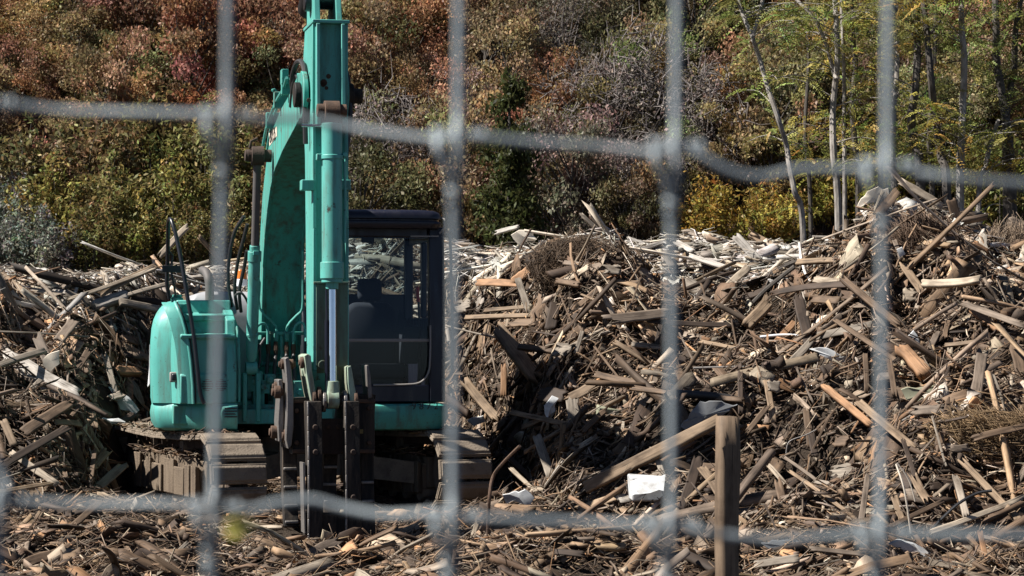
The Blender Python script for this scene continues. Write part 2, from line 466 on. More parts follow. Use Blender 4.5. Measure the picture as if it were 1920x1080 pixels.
path = [(xr0, -1.33), (.6, -1.33), (xr1 - .14, -1.33)] + arc(xr1 - .14, -1.19, .14, 270, 360) + [(xr1 + .005, -.4), (xr1, .6)]
skr = [(-.12, .735), (-.03, .75), (.012, .83), (.02, .90), (.012, .955), (-.01, .972), (-.12, .972)]
mb.sweep(path, skr)
o = U(mb, 'lower_skirt', M['teal_dirty'])
def text_mesh(body, size, name, mat, parent, mat4, thick=.002):
    cu = bpy.data.curves.new(name, 'FONT'); cu.body = body; cu.size = size; cu.extrude = thick; cu.align_x = 'CENTER'; cu.align_y = 'CENTER'
    tmp = bpy.data.objects.new(name, cu); COLL.objects.link(tmp)
    dg = bpy.context.evaluated_depsgraph_get(); me = bpy.data.meshes.new_from_object(tmp.evaluated_get(dg))
    bpy.data.objects.remove(tmp)
    me.transform(mat4); me.materials.clear(); me.materials.append(mat)
    o = bpy.data.objects.new(name, me); COLL.objects.link(o); o.parent = parent
    return o
p = H(797, 762, -1.352)
text_mesh('9 8 7 2', .085, 'fleet_number', M['ink'], o, Matrix.Translation((p.x, -1.352, p.z)) @ Matrix.Rotation(R(90), 4, 'X'))
# --- tank cowl on the image left, a rounded shell
rings = []
rows = [(.985, 283), (1.15, 281), (1.35, 280), (1.52, 281), (1.64, 283), (1.72, 287), (1.78, 293), (1.825, 300), (1.855, 308), (1.87, 316)]
for i, (z, pxl) in enumerate(rows):
    pull = max(0, i - 3) / 6.0; pull = .16 * pull * pull; yf = -1.385 + pull
    xl_ = X(pxl, 700, -.85); xr_ = X(np.interp(z, [.98, 1.25, 1.53, 1.71, 1.85, 1.9], [366, 364, 356, 346, 333, 329]), 650, yf)
    rc = .17
    ring = [(xr_, yf, z), (xr_ - .06, yf + .002, z), (xr_ - .13, yf + .04, z), (xl_ + .17, yf + .29, z)] + [(x, y, z) for x, y in arc(xl_ + rc, yf + .43 + rc * .25, rc, 232, 180, 7)] + [(xl_ + .03, -.45, z), (xl_ + .08, -.1, z), (xl_ + .22, .7 - max(0, i - 5) * .03, z), (xr_, .75, z)]
    rings.append(ring)
mb = MB(); mb.loft(rings)
nr = len(rings[0])
for fi in range(len(mb.m)):
    if fi < (len(rings) - 1) * nr and 10 <= fi % nr <= 12: mb.m[fi] = 1
cowl = U(mb, 'tank_cowl', [M['teal'], M['exhaust']], angle=50)
mb = MB(); mb.tube([(r_[0][0] + .004, r_[0][1] - .004, r_[0][2]) for r_ in rings], .0075, 6); mb.build('seam_gap', M['black'], cowl)
mb = MB(); mb.tube([(r_[0][0] - .016, r_[0][1] - .006, r_[0][2]) for r_ in rings], .014, 8); mb.build('cowl_rim', M['teal'], cowl)
c = H(327, 707, -1.24)
mb = MB(); mb.box(c.x - .042, c.x + .042, c.y - .035, c.y + .03, c.z - .045, c.z + .045); mb.box(c.x - .025, c.x + .025, c.y - .045, c.y, c.z - .03, c.z + .03, 1)
mb.build('latch', [M['gasket'], M['black']], cowl, .012)
mb = MB()
xs = X(288, 690, -.95)
xs = X(280, 690, -.80) - .004; mb.prism([(-.88, 1.15), (-.90, 1.50), (-.88, 1.50), (-.84, 1.30), (-.60, 1.12)], xs, xs + .012)
mb.build('stripe_decal', M['white'], cowl)
mb = MB(); c = H(332, 565, -.85); mb.cyl(c - Vector((0, 0, .06)), c + Vector((0, 0, .035)), .055, 20); mb.cyl(c + Vector((0, 0, .035)), c + Vector((0, 0, .06)), .042, 18)
U(mb, 'filler_cap', M['teal_dirty'], bevel=.006)
# --- step cabinet
xa, xb = X(334, 700, -1.2), X(441, 700, -1.37)
pr = [(-1.38, .985), (-1.38, 1.235), (-1.35, 1.25), (-1.35, 1.545), (-1.41, 1.555), (-1.41, 1.59), (-1.17, 1.60), (-1.15, 1.705), (-1.21, 1.712), (-1.21, 1.765), (-.98, 1.775), (-.95, 1.895), (.3, 1.90), (.3, .985)]
mb = MB(); mb.prism(pr, xa + .004, xb)
cab_step = U(mb, 'step_cabinet', M['teal'], bevel=.012)
mb = MB(); mb.prism([(-1.395, .99), (-1.395, 1.3), (-1.30, 1.72), (-1.08, 1.80), (-.6, 1.86), (-.6, .99)], xb - .075, xb + .01)
mb.build('side_panel', M['teal'], cab_step, .012)
for px in (389, 415):
    c = H(px, 722, -1.382); mb = MB(); disc(mb, c, (0, 1, 0), .052, .006, 24)
    for k in range(-2, 3): mb.box(c.x - .05, c.x + .05, c.y - .012, c.y, c.z + k * .02 - .004, c.z + k * .02 + .004, 1)
    mb.build('vent', [M['ink'], M['teal_dirty']], cab_step)
for k in range(3):
    c = H(367 + 1, 600 + k * 55, -1.39)
mb = MB(); a = X(447, 640, -1.3)
mb.tube(smooth_path([(a, -1.36, 1.0), (a, -1.37, 1.35), (a - .012, -1.33, 1.62), (a - .04, -1.1, 1.78)]), .012, 8)
mb.build('grab_rail', M['teal_dirty'], cab_step)
# --- engine hood, counterweight, rear bits
mb = MB()
rings = []
for z, ins in ((.98, 0), (1.75, 0), (1.9, .03), (1.97, .09), (2.0, .18)):
    rings.append([(-.95 + ins, .25 + ins, z), (.18 - ins * .3, .25 + ins, z)] + [(.9 * math.sin(R(90 - a)) * (1 - ins) * (.2 if False else 1) * .2, 1.28 - ins, z) for a in (0,)] + [(-.95 + ins, 1.2 - ins, z)])
mb.loft(rings)
U(mb, 'engine_hood', M['grey_hood'], bevel=.03)
mb = MB()
pth = [(-1.22, .72)] + arc(0, -.05, 1.42, 145, 35, 15)[:] + [(1.2, .72)]
mb.sweep(pth[::-1], [(-.3, .8), (0, .83), (.05, 1.0), (.05, 1.55), (0, 1.75), (-.3, 1.78)])
U(mb, 'counterweight', M['teal'])
mb = MB(); q = [H(393, 570, .3), H(393, 540, .3), H(391, 522, .32), H(386, 510, .40), H(380, 507, .5)]
mb.tube(smooth_path(q), .042, 14); U(mb, 'exhaust_pipe', M['exhaust'])
mb = MB(); c = H(453, 537, .8); mb.cyl(c, c + Vector((0, 0, .07)), .055, 18, 0); mb.cyl(c + Vector((0, 0, .07)), c + Vector((0, 0, .16)), .05, 18, 1, .042)
U(mb, 'beacon_lamp', [M['white'], M['amber']], bevel=.008)
# --- handrail and mirror
mb = MB()
q = [H(383, 757, -1.43), H(375, 735, -1.43), H(370, 690, -1.43), H(362, 620, -1.42), H(352, 560, -1.40), H(342, 500, -1.36), H(332, 450, -1.30), H(325, 424, -1.26), H(320, 411, -1.2), H(316, 418, -1.12), H(315, 450, -1.0), H(314, 500, -.92), H(313, 530, -.9), H(318, 560, -.88)]
mb.tube(smooth_path(q, 5), .0185, 10); U(mb, 'handrail', M['black'])
mb = MB(); c = H(322, 504, -1.0)
mb.add([c + Vector(v) for v in ((-.085, 0, -.03), (.085, .02, -.03), (.085, .02, .03), (-.085, 0, .03), (-.075, .06, -.025), (.075, .075, -.025), (.075, .075, .025), (-.075, .06, .025))],
       [(0, 1, 2, 3), (7, 6, 5, 4), (0, 4, 5, 1), (1, 5, 6, 2), (2, 6, 7, 3), (3, 7, 4, 0)])
mb.tube([c + Vector((0, .05, 0)), c + Vector((.01, .06, .12)), H(316, 470, -.97)], .012, 8)
mb.tube([c + Vector((0, .05, -.02)), H(325, 530, -.95), H(330, 556, -.9)], .010, 8)
U(mb, 'side_mirror', M['black'], bevel=.01)
# --- boom
BX = -.17; BW = .18
low = [(-.52, 1.12), (-.66, 1.5), (-.80, 2.2), (-.95, 2.46), (-1.15, 2.68), (-1.40, 2.87), (-1.75, 3.02), (-2.35, 3.14), (-3.40, 3.29)]
up = [(-3.40, 3.66), (-2.95, 3.57), (-2.15, 3.48), (-1.55, 3.36), (-1.15, 3.18), (-.80, 2.86), (-.50, 2.35), (-.34, 1.7), (-.30, 1.12)]
mb = MB()
mb.prism(low + up, BX - BW, BX + BW)
mb.cyl((BX - BW - .03, -.42, 1.15), (BX + BW + .03, -.42, 1.15), .17, 28)
PIV = (-3.56, 3.47)
for sx in (-1, 1):
    tip = [(-3.30, 3.28)] + [(PIV[0] + .19 * math.cos(R(a)), PIV[1] + .19 * math.sin(R(a))) for a in range(-70, -300, -20)] + [(-3.30, 3.67)]
    x0 = BX + sx * BW; mb.prism(tip, min(x0, x0 - sx * .04), max(x0, x0 - sx * .04))
# weld ridges on the lower edges
for sx in (-1, 1):
    for (a, b_) in zip(low[1:-1], low[2:]):
        mb.bar((BX + sx * (BW - .012), a[0], a[1] - .004), (BX + sx * (BW - .012), b_[0], b_[1] - .004), .024, .03, up=(1, 0, 0))
boom = U(mb, 'boom', M['teal_dirty'], bevel=.006)
# side decal, slanting with the boom
x0 = BX - BW - .003
def side(px, py):
    k = (px - CXP) / F                               # on the boom's left side plate
    best = None
    for i in range(400):
        ly = -.3 - i * .01; v = H(px, py, ly)
        if best is None or abs(v.x - x0) < abs(best.x - x0): best = v
    return best
mb = MB()
cs = [side(504, 250), side(519, 237), side(519, 255), side(505, 274)]
cs = [Vector((x0, c.y, c.z)) for c in cs]; mb.add(cs + [c + Vector((.002, 0, 0)) for c in cs], [(0, 1, 2, 3), (7, 6, 5, 4), (0, 4, 5, 1), (1, 5, 6, 2), (2, 6, 7, 3), (3, 7, 4, 0)])
dec = mb.build('model_decal', M['cream'], boom)
mid = sum(cs, Vector()) / 4; u_ = (cs[1] - cs[0]).normalized()
rotm = Matrix(((0, 0, -1, 0), (u_.y, -u_.z, 0, 0), (u_.z, u_.y, 0, 0), (0, 0, 0, 1)))
rotm = Matrix.Translation((x0 - .003, mid.y, mid.z)) @ Matrix(((0, 0, -1, 0), (-1, 0, 0, 0), (0, 1, 0, 0), (0, 0, 0, 1)))
rotm = Matrix.Translation((x0 - .003, mid.y, mid.z)) @ Matrix.Rotation(math.atan2(-u_.z, u_.y) if False else 0, 4, 'X') @ Matrix(((0, 0, -1, 0), (-1, 0, 0, 0), (0, 1, 0, 0), (0, 0, 0, 1)))
text_mesh('SK135', (cs[1] - cs[0]).length * .27, 'decal_lettering', M['ink'], boom, rotm, .001)
# hydraulic lines on the boom
def pipe(name, pts, r, mat, parent=None, n=8, sm=5):
    mb = MB(); mb.tube(smooth_path(pts, sm), r, n)
    return U(mb, name, mat, parent or exc)
ud = -.87
pipe('hydraulic_pipe', [H(475, 490, -1.02), H(475, 511, -1.0), H(479, 520, -.95), H(487, 530, -.90), H(487, 578, -.86), H(517, 612, -.85), H(517, 640, -.87)], .011, M['teal'], boom, sm=3)
pipe('hydraulic_pipe', [H(472, 680, -1.1), H(473, 640, -1.1), H(480, 616, -1.05), H(489, 607, -1.0), H(498, 609, -.97), H(502, 620, -.97), H(502, 645, -.97)], .013, M['teal'], boom)
pipe('hydraulic_pipe', [H(537, 640, -.87), H(539, 612, -.86), H(556, 592, -.86), H(567, 578, -.88), H(568, 530, -.95), H(568, 470, -1.1)], .012, M['teal'], boom, sm=3)
pipe('hydraulic_pipe', [H(550, 645, -.97), H(551, 618, -.97), H(561, 605, -.99), H(571, 611, -1.0), H(574, 640, -1.05)], .012, M['teal'], boom)
mb = MB(); a, b_ = H(481, 625, -.9), H(574, 625, -.9); mb.bar(a, b_, .05, .03); a, b_ = H(490, 683, -.95), H(566, 683, -.95); mb.cyl(a, b_, .022, 14)
for px in (503, 517, 537, 550): v = H(px, 632, -.9); mb.box(v.x - .02, v.x + .02, v.y - .04, v.y, v.z - .035, v.z + .035)
a, b_ = H(528, 625, -.9), H(528, 683, -.95); mb.bar(a, b_, .03, .02, up=(0, 1, 0)); mb.build('pipe_clamp', M['teal_dirty'], boom, .005)
rs = random.Random(4)
for px in (503, 517, 537, 550):
    mb = MB(); a = H(px, 641, -.92); b_ = H(px, 664, -.93); mb.cyl(a, b_, .019, 10); mb.cyl(a + (b_ - a) * .3, a + (b_ - a) * .7, .024, 6)
    U(mb, 'hose_fitting', M['rust'], boom)
    e = H(px + rs.uniform(-8, 8), 765, -1.0)
    pipe('hose', [b_, H(px + rs.uniform(-4, 4), 700, -1.05), e], .017, M['rubber'])
for q in ([(497, 634), (484, 655), (474, 680), (468, 700)], [(484, 645), (480, 665), (476, 690), (475, 705)], [(487, 650), (487, 675), (484, 690)]):
    pipe('hose', [H(a, b_, -1.15 - .02 * i) for i, (a, b_) in enumerate(q)], .0125, M['rubber'])
# hoses from the cabinet up to the boom
for k, q in enumerate(([(435, 575), (428, 530), (430, 480), (440, 435), (458, 405)], [(445, 580), (440, 540), (446, 490), (455, 455), (464, 420)], [(452, 585), (449, 545), (458, 500), (463, 470)])):
    pipe('hose', [H(a, b_, -.75 - .1 * i - .04 * k) for i, (a, b_) in enumerate(q)], .016, M['rubber'])
pipe('hose', [H(440, 555, -1.05), H(450, 548, -1.1), H(460, 558, -1.1), H(467, 573, -1.05)], .011, M['rubber'])
# pipes along the top-left edge
for dz, dx in ((.05, -.02), (.10, .03)):
    pts = [(BX - BW + dx - .02, y, z + dz) for y, z in ((-1.0, 3.05), (-1.25, 3.24), (-1.6, 3.38), (-2.15, 3.49), (-2.7, 3.55), (-2.95, 3.62))]
    pipe('hydraulic_pipe', pts, .013, M['teal'], boom)
for y, z in ((-1.6, 3.38), (-2.2, 3.50), (-2.75, 3.56)):
    mb = MB(); mb.box(BX - BW - .06, BX - BW + .06, y - .03, y + .03, z - .01, z + .13); mb.build('pipe_bracket', M['teal_dirty'], boom, .006)
mb = MB(); v = H(535, 140, -2.75)
mb.box(v.x - .035, v.x + .02, v.y - .06, v.y + .06, v.z - .08, v.z + .04); v = H(521, 186, -2.2); mb.tube([v, v + Vector((0, 0, .05)), v + Vector((-.03, 0, .08)), v + Vector((-.05, -.02, .07))], .014, 8)
mb.build('pipe_manifold', M['teal_dirty'], boom, .008)
pipe('hose', [H(549, 172, -2.95), H(548, 145, -3.1), H(555, 120, -3.3), H(565, 116, -3.45), H(571, 135, -3.6), H(571, 180, -3.68), H(572, 225, -3.7), H(573, 270, -3.7)], .021, M['rubber'])
pipe('hose', [H(546, 200, -2.9), H(550, 160, -3.05), H(557, 140, -3.2), H(560, 165, -3.2), H(555, 195, -3.1)], .02, M['rubber'])
pipe('hose', [H(640, 125, -3.3), H(650, 140, -3.5), H(655, 180, -3.6), H(655, 230, -3.65), H(650, 275, -3.65), H(644, 330, -3.7)], .024, M['rubber'])
# --- boom cylinders
for sgn, pt, pm, pb in ((-1, (483, 292), (477, 470), (471, 690)), (1, (590, 292), (577, 470), (568, 690))):
    yb, ym, yt = -1.22, -1.42, -1.62
    B, Mi, T = H(*pb, yb), H(*pm, ym), H(*pt, yt)
    if sgn > 0:
        B, Mi, T = [Vector((2 * BX - v.x, v.y, v.z)) for v in (H(471, 690, yb), H(477, 470, ym), H(483, 292, yt))]
    d = (T - B).normalized(); E = B + d * ((Mi - B).length)
    mb = MB(); mb.tube([B + d * .06, B + d * .10, B + d * .2, E], [.035, .048, .052, .052], 24); mb.cyl(E - d * .09, E, .060, 24); mb.cyl(E, E + d * .05, .045, 24)
    disc(mb, B, (1, 0, 0), .06, .1, 20)
    v = E - d * .02; mb.box(v.x - .02, v.x + .03, v.y - .075, v.y - .04, v.z - .02, v.z + .02)
    v = B + d * .3; mb.cyl(v - d * .012, v + d * .012, .057, 24)
    cy = U(mb, 'boom_cylinder', M['teal'], bevel=.004)
    mb = MB(); mb.cyl(E + d * .04, T, .034, 20); mb.build('piston_rod', M['exhaust'], cy)
    mb = MB(); disc(mb, T, (1, 0, 0), .085, .11, 24); disc(mb, T, (1, 0, 0), .05, .22, 16); mb.cyl(T + Vector((-.09, 0, 0)), T + Vector((.12, 0, 0)), .055, 18)
    mb.tube([T + Vector((-.07, -.02, .06)), T + Vector((-.06, -.02, .12)), T + Vector((.0, 0, .15))], .014, 8)
    mb.build('rod_eye', M['brown_steel'], cy, .006)
# lamp bracket piece on the left of the boom cylinder
# --- arm
AX = -.16; AW = .137
front = [(-3.86, 4.005), (-3.86, 3.30), (-3.90, 2.4), (-3.90, 1.30), (-3.80, 1.06)]
back = [(-3.56, 1.02), (-3.52, 1.4), (-3.40, 3.0), (-3.30, 3.3), (-3.30, 3.8), (-3.40, 4.005)]
mb = MB(); mb.prism(front + back, AX - AW, AX + AW)
for sx in (-1, 1):
    xx = AX + sx * AW
    for (a, b_) in zip(front[:-1], front[1:]):
        mb.bar((xx - sx * .012, a[0] - .012, a[1]), (xx - sx * .012, b_[0] - .012, b_[1]), .022, .03, up=(1, 0, 0))
mb.box(AX - AW - .008, AX + AW + .008, -3.94, -3.36, 3.995, 4.022)
for x in (AX - .105, AX + .09): mb.prism([(-3.99, 3.2), (-3.96, 3.5), (-3.95, 3.99), (-3.85, 3.99), (-3.85, 3.2)], x - .012, x + .018)
for sx in (-1, 1):
    v = H(577 if sx < 0 else 645, 347, -3.9); mb.box(v.x - .05, v.x + .05, -3.93, -3.80, v.z - .04, v.z + .04)
for x in (AX - .095, AX + .075):                                         # lugs at the top
    mb.prism([(-3.86, 4.02), (-3.70, 4.60), (-3.55, 4.68), (-3.38, 4.60), (-3.36, 4.02)], x - .022, x + .022)
mb.cyl((BX - BW - .02, *PIV), (BX + BW + .02, *PIV), .09, 24)
arm = U(mb, 'arm', M['teal'], bevel=.005)
for px, py, rr in ((616, 143, .018), (607, 155, .026), (612, 165, .014), (606, 158, .02), (579, 188, .016)):
    v = H(px, py, -3.862); mb = MB(); mb.tube([(v.x, -3.8645, v.z), (v.x, -3.862, v.z)], [rr, rr * 1.1], 9); mb.build('rust_spot', M['rust'], arm)
mb = MB()                                                              # grimy lower wear plate of the arm front
zc = H(610, 533, -3.92).z
mb.box(AX - AW + .02, AX + AW - .004, -3.925, -3.895, 1.33, zc); mb.box(AX - AW, AX + AW, -3.935, -3.89, zc, zc + .02)
mb.add([(AX - AW + .02, -3.925, 1.33), (AX + AW - .004, -3.925, 1.33), (AX + AW - .004, -3.83, 1.07), (AX - .02, -3.83, 1.07), (AX - AW + .02, -3.84, 1.2)], [(0, 1, 2, 3, 4)])
v = H(605, 684, -3.93); disc(mb, (v.x, -3.93, v.z), (0, 1, 0), .035, .01, 18)
mb.build('front_plate', M['teal_grimy'], arm, .004)
mb = MB(); mb.cyl((AX - .10, -3.62, 4.26), (AX + .08, -3.62, 4.26), .12, 28); mb.cyl((AX - .17, -3.60, 4.20), (AX - .11, -3.60, 4.20), .075, 22)
mb.cyl((AX - .07, -3.6, 4.44), (AX - .07, -3.1, 4.2), .09, 20)
mb.build('arm_pin', M['black'], arm, .01)
mb = MB(); disc(mb, (BX - BW - .03, *PIV), (1, 0, 0), .10, .05, 24); mb.build('pivot_pin', M['steel_dark'], boom, .008)
mb = MB(); disc(mb, (BX + BW + .03, *PIV), (1, 0, 0), .10, .05, 24); mb.cyl((BX + BW + .05, *PIV), (BX + BW + .13, *PIV), .06, 18); mb.build('pivot_pin', M['steel_dark'], boom, .008)
# lower end of the arm
mb = MB(); mb.cyl((AX - .16, -3.68, 1.10), (AX + .16, -3.68, 1.10), .085, 24); U(mb, 'arm_boss', M['brown_steel'], arm, bevel=.006)
# --- bucket cylinder on the front of the arm
zt, zb_, zr_ = H(620, 212, -4.02).z, H(620, 528, -4.02).z, H(620, 748, -4.02).z
bcx = X(622, 400, -4.02)
mb = MB()
mb.cyl((bcx, -4.02, zt - .08), (bcx, -4.04, zb_), .079, 32)
mb.cyl((bcx, -4.04, zb_ + .15), (bcx, -4.04, zb_ + .02), .092, 32); mb.cyl((bcx, -4.04, zb_ + .03), (bcx, -4.04, zb_ - .01), .082, 32); mb.cyl((bcx, -4.04, zb_), (bcx, -4.04, zb_ - .06), .05, 20)
v = H(622, 295, -4.02); mb.cyl((bcx, -4.02, v.z - .018), (bcx, -4.02, v.z + .018), .09, 32); mb.box(bcx - .12, bcx - .07, -4.05, -3.99, v.z - .025, v.z + .025)
mb.cyl((bcx + .10, -4.06, v.z + .02), (bcx + .10, -4.0, v.z + .02), .02, 14)
bc = U(mb, 'bucket_cylinder', M['teal'], bevel=.005)
mb = MB(); mb.tube(smooth_path([(bcx + .10, -4.02, v.z - .03), (bcx + .105, -4.02, v.z - .4), (bcx + .10, -4.03, zb_ + .3)]), .011, 8); mb.build('feed_pipe', M['teal'], bc)
mb = MB(); mb.cyl((bcx, -4.04, zb_ - .04), (bcx - .0, -4.07, zr_ + .06), .031, 24); mb.build('piston_rod', M['chrome'], bc)
mb = MB(); mb.cyl((bcx - .045, -4.045, zb_ - .05), (bcx - .042, -4.06, zr_ + .42), .008, 8); mb.cyl((bcx - .045, -4.05, zb_ - .3), (bcx - .045, -4.06, zb_ - .9), .014, 8); mb.build('guide_rod', M['navy'], bc)
mb = MB(); mb.cyl((bcx - .115, -4.02, zt + .02), (bcx + .115, -4.02, zt + .02), .05, 22); disc(mb, (bcx, -4.02, zt + .01), (1, 0, 0), .085, .12, 24); mb.build('cylinder_pin', M['rust'], bc, .005)
mb = MB(); disc(mb, (bcx, -4.07, zr_), (1, 0, 0), .075, .09, 24); mb.cyl((bcx, -4.07, zr_ + .14), (bcx, -4.07, zr_ + .03), .05, 20, 0, .06); mb.build('rod_eye', M['teal_pale'], bc, .005)
mb = MB(); v = H(590, 235, -4.0); mb.cyl((v.x - .1, -3.98, v.z), (v.x + .1, -3.98, v.z), .013, 10); mb.build('greased_bolt', M['chrome'], bc)
# --- bucket links and pins
def plate_px(mb, outline, ly0, ly1, mi=0):           # outline in photo pixels, an edge-on or face-on plate with real depth
    a = [H(px, py, ly0) for px, py in outline]; sc_ = [Vector((p.x, ly1, p.z)) for p in a]; n = len(a)
    mb.add(a + sc_, [tuple(range(n)), tuple(range(2 * n - 1, n - 1, -1))] + [(i, (i + 1) % n, n + (i + 1) % n, n + i) for i in range(n)], mi)
for q in ([(570, 667), (577, 663), (583, 667), (586, 700), (592, 735), (596, 760), (586, 762), (580, 735), (574, 700)], [(651, 688), (658, 685), (661, 700), (668, 740), (667, 752), (656, 752), (652, 720)]):
    mb = MB(); plate_px(mb, q, -4.10, -3.72); U(mb, 'bucket_link', M['teal_pale'], bevel=.006)
for px, py, r_, nm in ((566, 680, .045, 'rust'), (588, 748, .075, 'rust'), (598, 742, .07, 'rust'), (607, 752, .085, 'steel_worn'), (646, 752, .085, 'steel_worn'), (666, 750, .075, 'rust')):
    c = H(px, py, -4.05); mb = MB(); disc(mb, c, (1, 0, 0), r_, .028, 24); disc(mb, c, (1, 0, 0), r_ * .5, .05, 16); U(mb, 'link_pin', M[nm], bevel=.006)
mb = MB(); a = H(592, 750, -4.05); b_ = H(668, 750, -4.05); mb.cyl(a, b_, .04, 18); U(mb, 'link_shaft', M['brown_steel'])
# --- grapple
mb = MB()
plate_px(mb, [(548, 748), (600, 745), (604, 790), (640, 790), (646, 745), (700, 738), (703, 790), (703, 850), (548, 852)], -3.98, -3.55)
plate_px(mb, [(602, 785), (645, 785), (643, 846), (637, 852), (607, 852), (601, 846)], -4.06, -3.98, 1)
for px, py in ((556, 770), (556, 830), (590, 765), (655, 770), (692, 765), (692, 830), (615, 800), (634, 800)):
    v = H(px, py, -3.98 if px not in (615, 634) else -4.06); mb.cyl((v.x, v.y - .018, v.z), (v.x, v.y, v.z), .02, 8, 2)
for py in (752, 846): a_, b2_ = H(548, py, -3.985), H(703, py, -3.985); mb.bar(a_, b2_, .02, .03, mi=2)
gr = U(mb, 'grapple', [M['steel_dark'], M['brown_steel'], M['rust']], bevel=.006)
def curved_tine(x0, x1, off, zt_, zb2, bend, w0, w1):
    n = 10; f_, k_ = [], []
    for i in range(n + 1):
        t_ = i / n; z = zt_ + (zb2 - zt_) * t_; y = off + bend * (math.sin(math.pi * t_) * .8) - .10 * t_ * t_; ww = w0 + (w1 - w0) * t_
        f_.append((y - ww / 2, z)); k_.append((y + ww / 2, z))
    mb = MB(); mb.prism(f_ + k_[::-1], x0, x1)
    return mb, f_
for pa, pb2, pbot, ptop in ((529, 556, 985, 750), (604, 630, 975, 850), (675, 700, 1015, 740)):
    ly = -3.72; x0, x1 = X(pa, 900, ly), X(pb2, 900, ly); zt_, zb2 = H(540, ptop, ly).z, H(540, pbot, ly).z
    mb, f_ = curved_tine(x0, x1, ly, zt_, zb2, .10, .24, .10)
    for py in ((878, 912, 946, 976) if pa < 600 else (875, 908, 940) if pa < 650 else (905, 940, 973, 1005)):
        z = H(540, py, ly).z; y = np.interp(-z, [-p[1] for p in f_], [p[0] for p in f_])
        mb.box(x0 + .006, x1 - .004, y - .026, y + .01, z - .013, z + .009, 1)
    mb.build('fixed_tine', [M['steel_dark'], M['steel_worn']], gr, .005)
for pa, pb2 in ((573, 600), (643, 670)):
    ly = -4.12; x0, x1 = X(pa, 900, ly), X(pb2, 900, ly)
    mb, f_ = curved_tine(x0, x1, ly, H(600, 752, ly).z, -.05, -.07, .22, .09)
    for q_, r_ in zip(f_[:-1], f_[1:]): mb.bar((x0 + .004, q_[0] - .001, q_[1]), (x0 + .004, r_[0] - .001, r_[1]), .012, .016, up=(1, 0, 0), mi=1)  # pale strip on the left edge only, wear with sunlight put in
    for py in (800, 846, 930): v = H(pa + 14, py, ly); y_ = np.interp(-v.z, [-p[1] for p in f_], [p[0] for p in f_]); mb.cyl((v.x, y_ - .014, v.z), (v.x, y_ + .01, v.z), .022, 10, 2)
    mb.build('moving_tine', [M['steel_dark'], M['steel_worn'], M['brown_steel']], gr, .006)
mb = MB(); plate_px(mb, [(571, 962), (672, 962), (672, 1018), (571, 1018)], -4.20, -4.10); mb.build('tine_tip_plate', M['steel_dark'], gr, .008)
mb = MB(); plate_px(mb, [(568, 868), (572, 868), (574, 1000), (571, 1000)], -4.23, -4.02); mb.build('lit_worn_edge', M['steel_worn'], gr)  # worn left edge, its sunlight put in as a brighter steel strip
for q, l0 in (([(534, 672), (541, 669), (546, 690), (550, 730), (551, 800), (547, 835), (541, 842), (536, 825), (538, 780), (538, 720)], -4.02), ([(521, 712), (529, 711), (532, 740), (532, 800), (529, 830), (523, 828), (521, 790), (524, 745)], -3.9)):
    mb = MB(); plate_px(mb, q, l0, l0 + .26); lk = mb.build('side_link', M['steel_worn'], gr, .005)
    for (pp, rr) in ((q[1], .04), (q[5], .05)):
        c = H(pp[0] - 3, pp[1] + (14 if rr < .045 else -18), l0 + .12); mb = MB(); disc(mb, c, (1, 0, 0), rr, .10, 22); disc(mb, c, (1, 0, 0), rr * .6, .13, 14); mb.build('link_boss', M['rust'], lk, .005)
mb = MB(); plate_px(mb, [(686, 685), (691, 684), (695, 705), (698, 745), (690, 748)], -4.0, -3.75); mb.build('side_link', M['steel_worn'], gr, .005)
mb = MB(); c = H(520, 735, -3.95); disc(mb, c, (1, 0, 0), .05, .05, 20); disc(mb, c, (1, 0, 0), .03, .09, 14); mb.build('link_boss', M['rust'], gr, .005)
mb = MB(); plate_px(mb, [(663, 805), (681, 805), (681, 813), (663, 813)], -3.985, -3.98); mb.build('warning_label', M['yellow'], gr)
# --- valve block lumps in the bay
mb = MB()
for px, py, wx, wz in ((476, 715, .07, .09), (492, 725, .06, .06), (505, 712, .05, .05), (484, 745, .05, .07), (520, 740, .04, .1), (560, 735, .05, .1)):
    c = H(px, py, -1.12); mb.box(c.x - wx, c.x + wx, c.y - .06, c.y + .1, c.z - wz, c.z + wz)
    mb.cyl(c + Vector((0, -.06, 0)), c + Vector((0, -.09, 0)), .03, 10)
U(mb, 'valve_block', M['teal_dirty'], bevel=.008)
# --- cab
CX0, CX1, CF, CB = .20, X(835, 600, -1.28), -1.28, .50
zR = H(740, 425, CF).z; zT = H(740, 393, CF).z; zB = .985
cab = empty('cab'); cab.parent = exc; cab.rotation_euler = (0, 0, YU)
mb = MB()
xp = X(806, 600, CF)                                                     # inner edge of the pillar on the image right
fr_y = lambda z: CF + .03 + max(0, z - 1.7) * .07
def pillar(xa_, xb_, y0, y1, top=None):
    zt_ = top or zR
    n = 6; vs = []
    rings = []
    for i in range(n + 1):
        z = zB + (zt_ - zB) * i / n; dy = max(0, z - 1.7) * .07
        rings.append([(xa_, y0 + dy, z), (xb_, y0 + dy, z), (xb_, y1 + dy, z), (xa_, y1 + dy, z)])
    mb.loft(rings)
pillar(xp, CX1, CF, CF + .12)
pillar(CX0, CX0 + .06, CF, CF + .10)
mb.box(CX0, CX0 + .06, CB - .08, CB, zB, zR); mb.box(CX1 - .08, CX1, CB - .08, CB, zB, zR)
zw = H(740, 722, CF).z
mb.box(CX0 + .06, xp, CF + .005, CF + .09, zB, zw)                      # panel below the windscreen
mb.box(CX0 + .06, xp, CF + .09, CF + .15, zR - .09, zR)                 # header
zrl, zrh = H(700, 552, CB).z, H(700, 447, CB).z; xw = X(766, 490, CB)
mb.box(CX0 + .06, CX1 - .08, CB - .06, CB, zB, zrl); mb.box(CX0 + .06, CX1 - .08, CB - .06, CB, zrh, zR); mb.box(xw, CX1 - .08, CB - .06, CB, zrl, zrh)
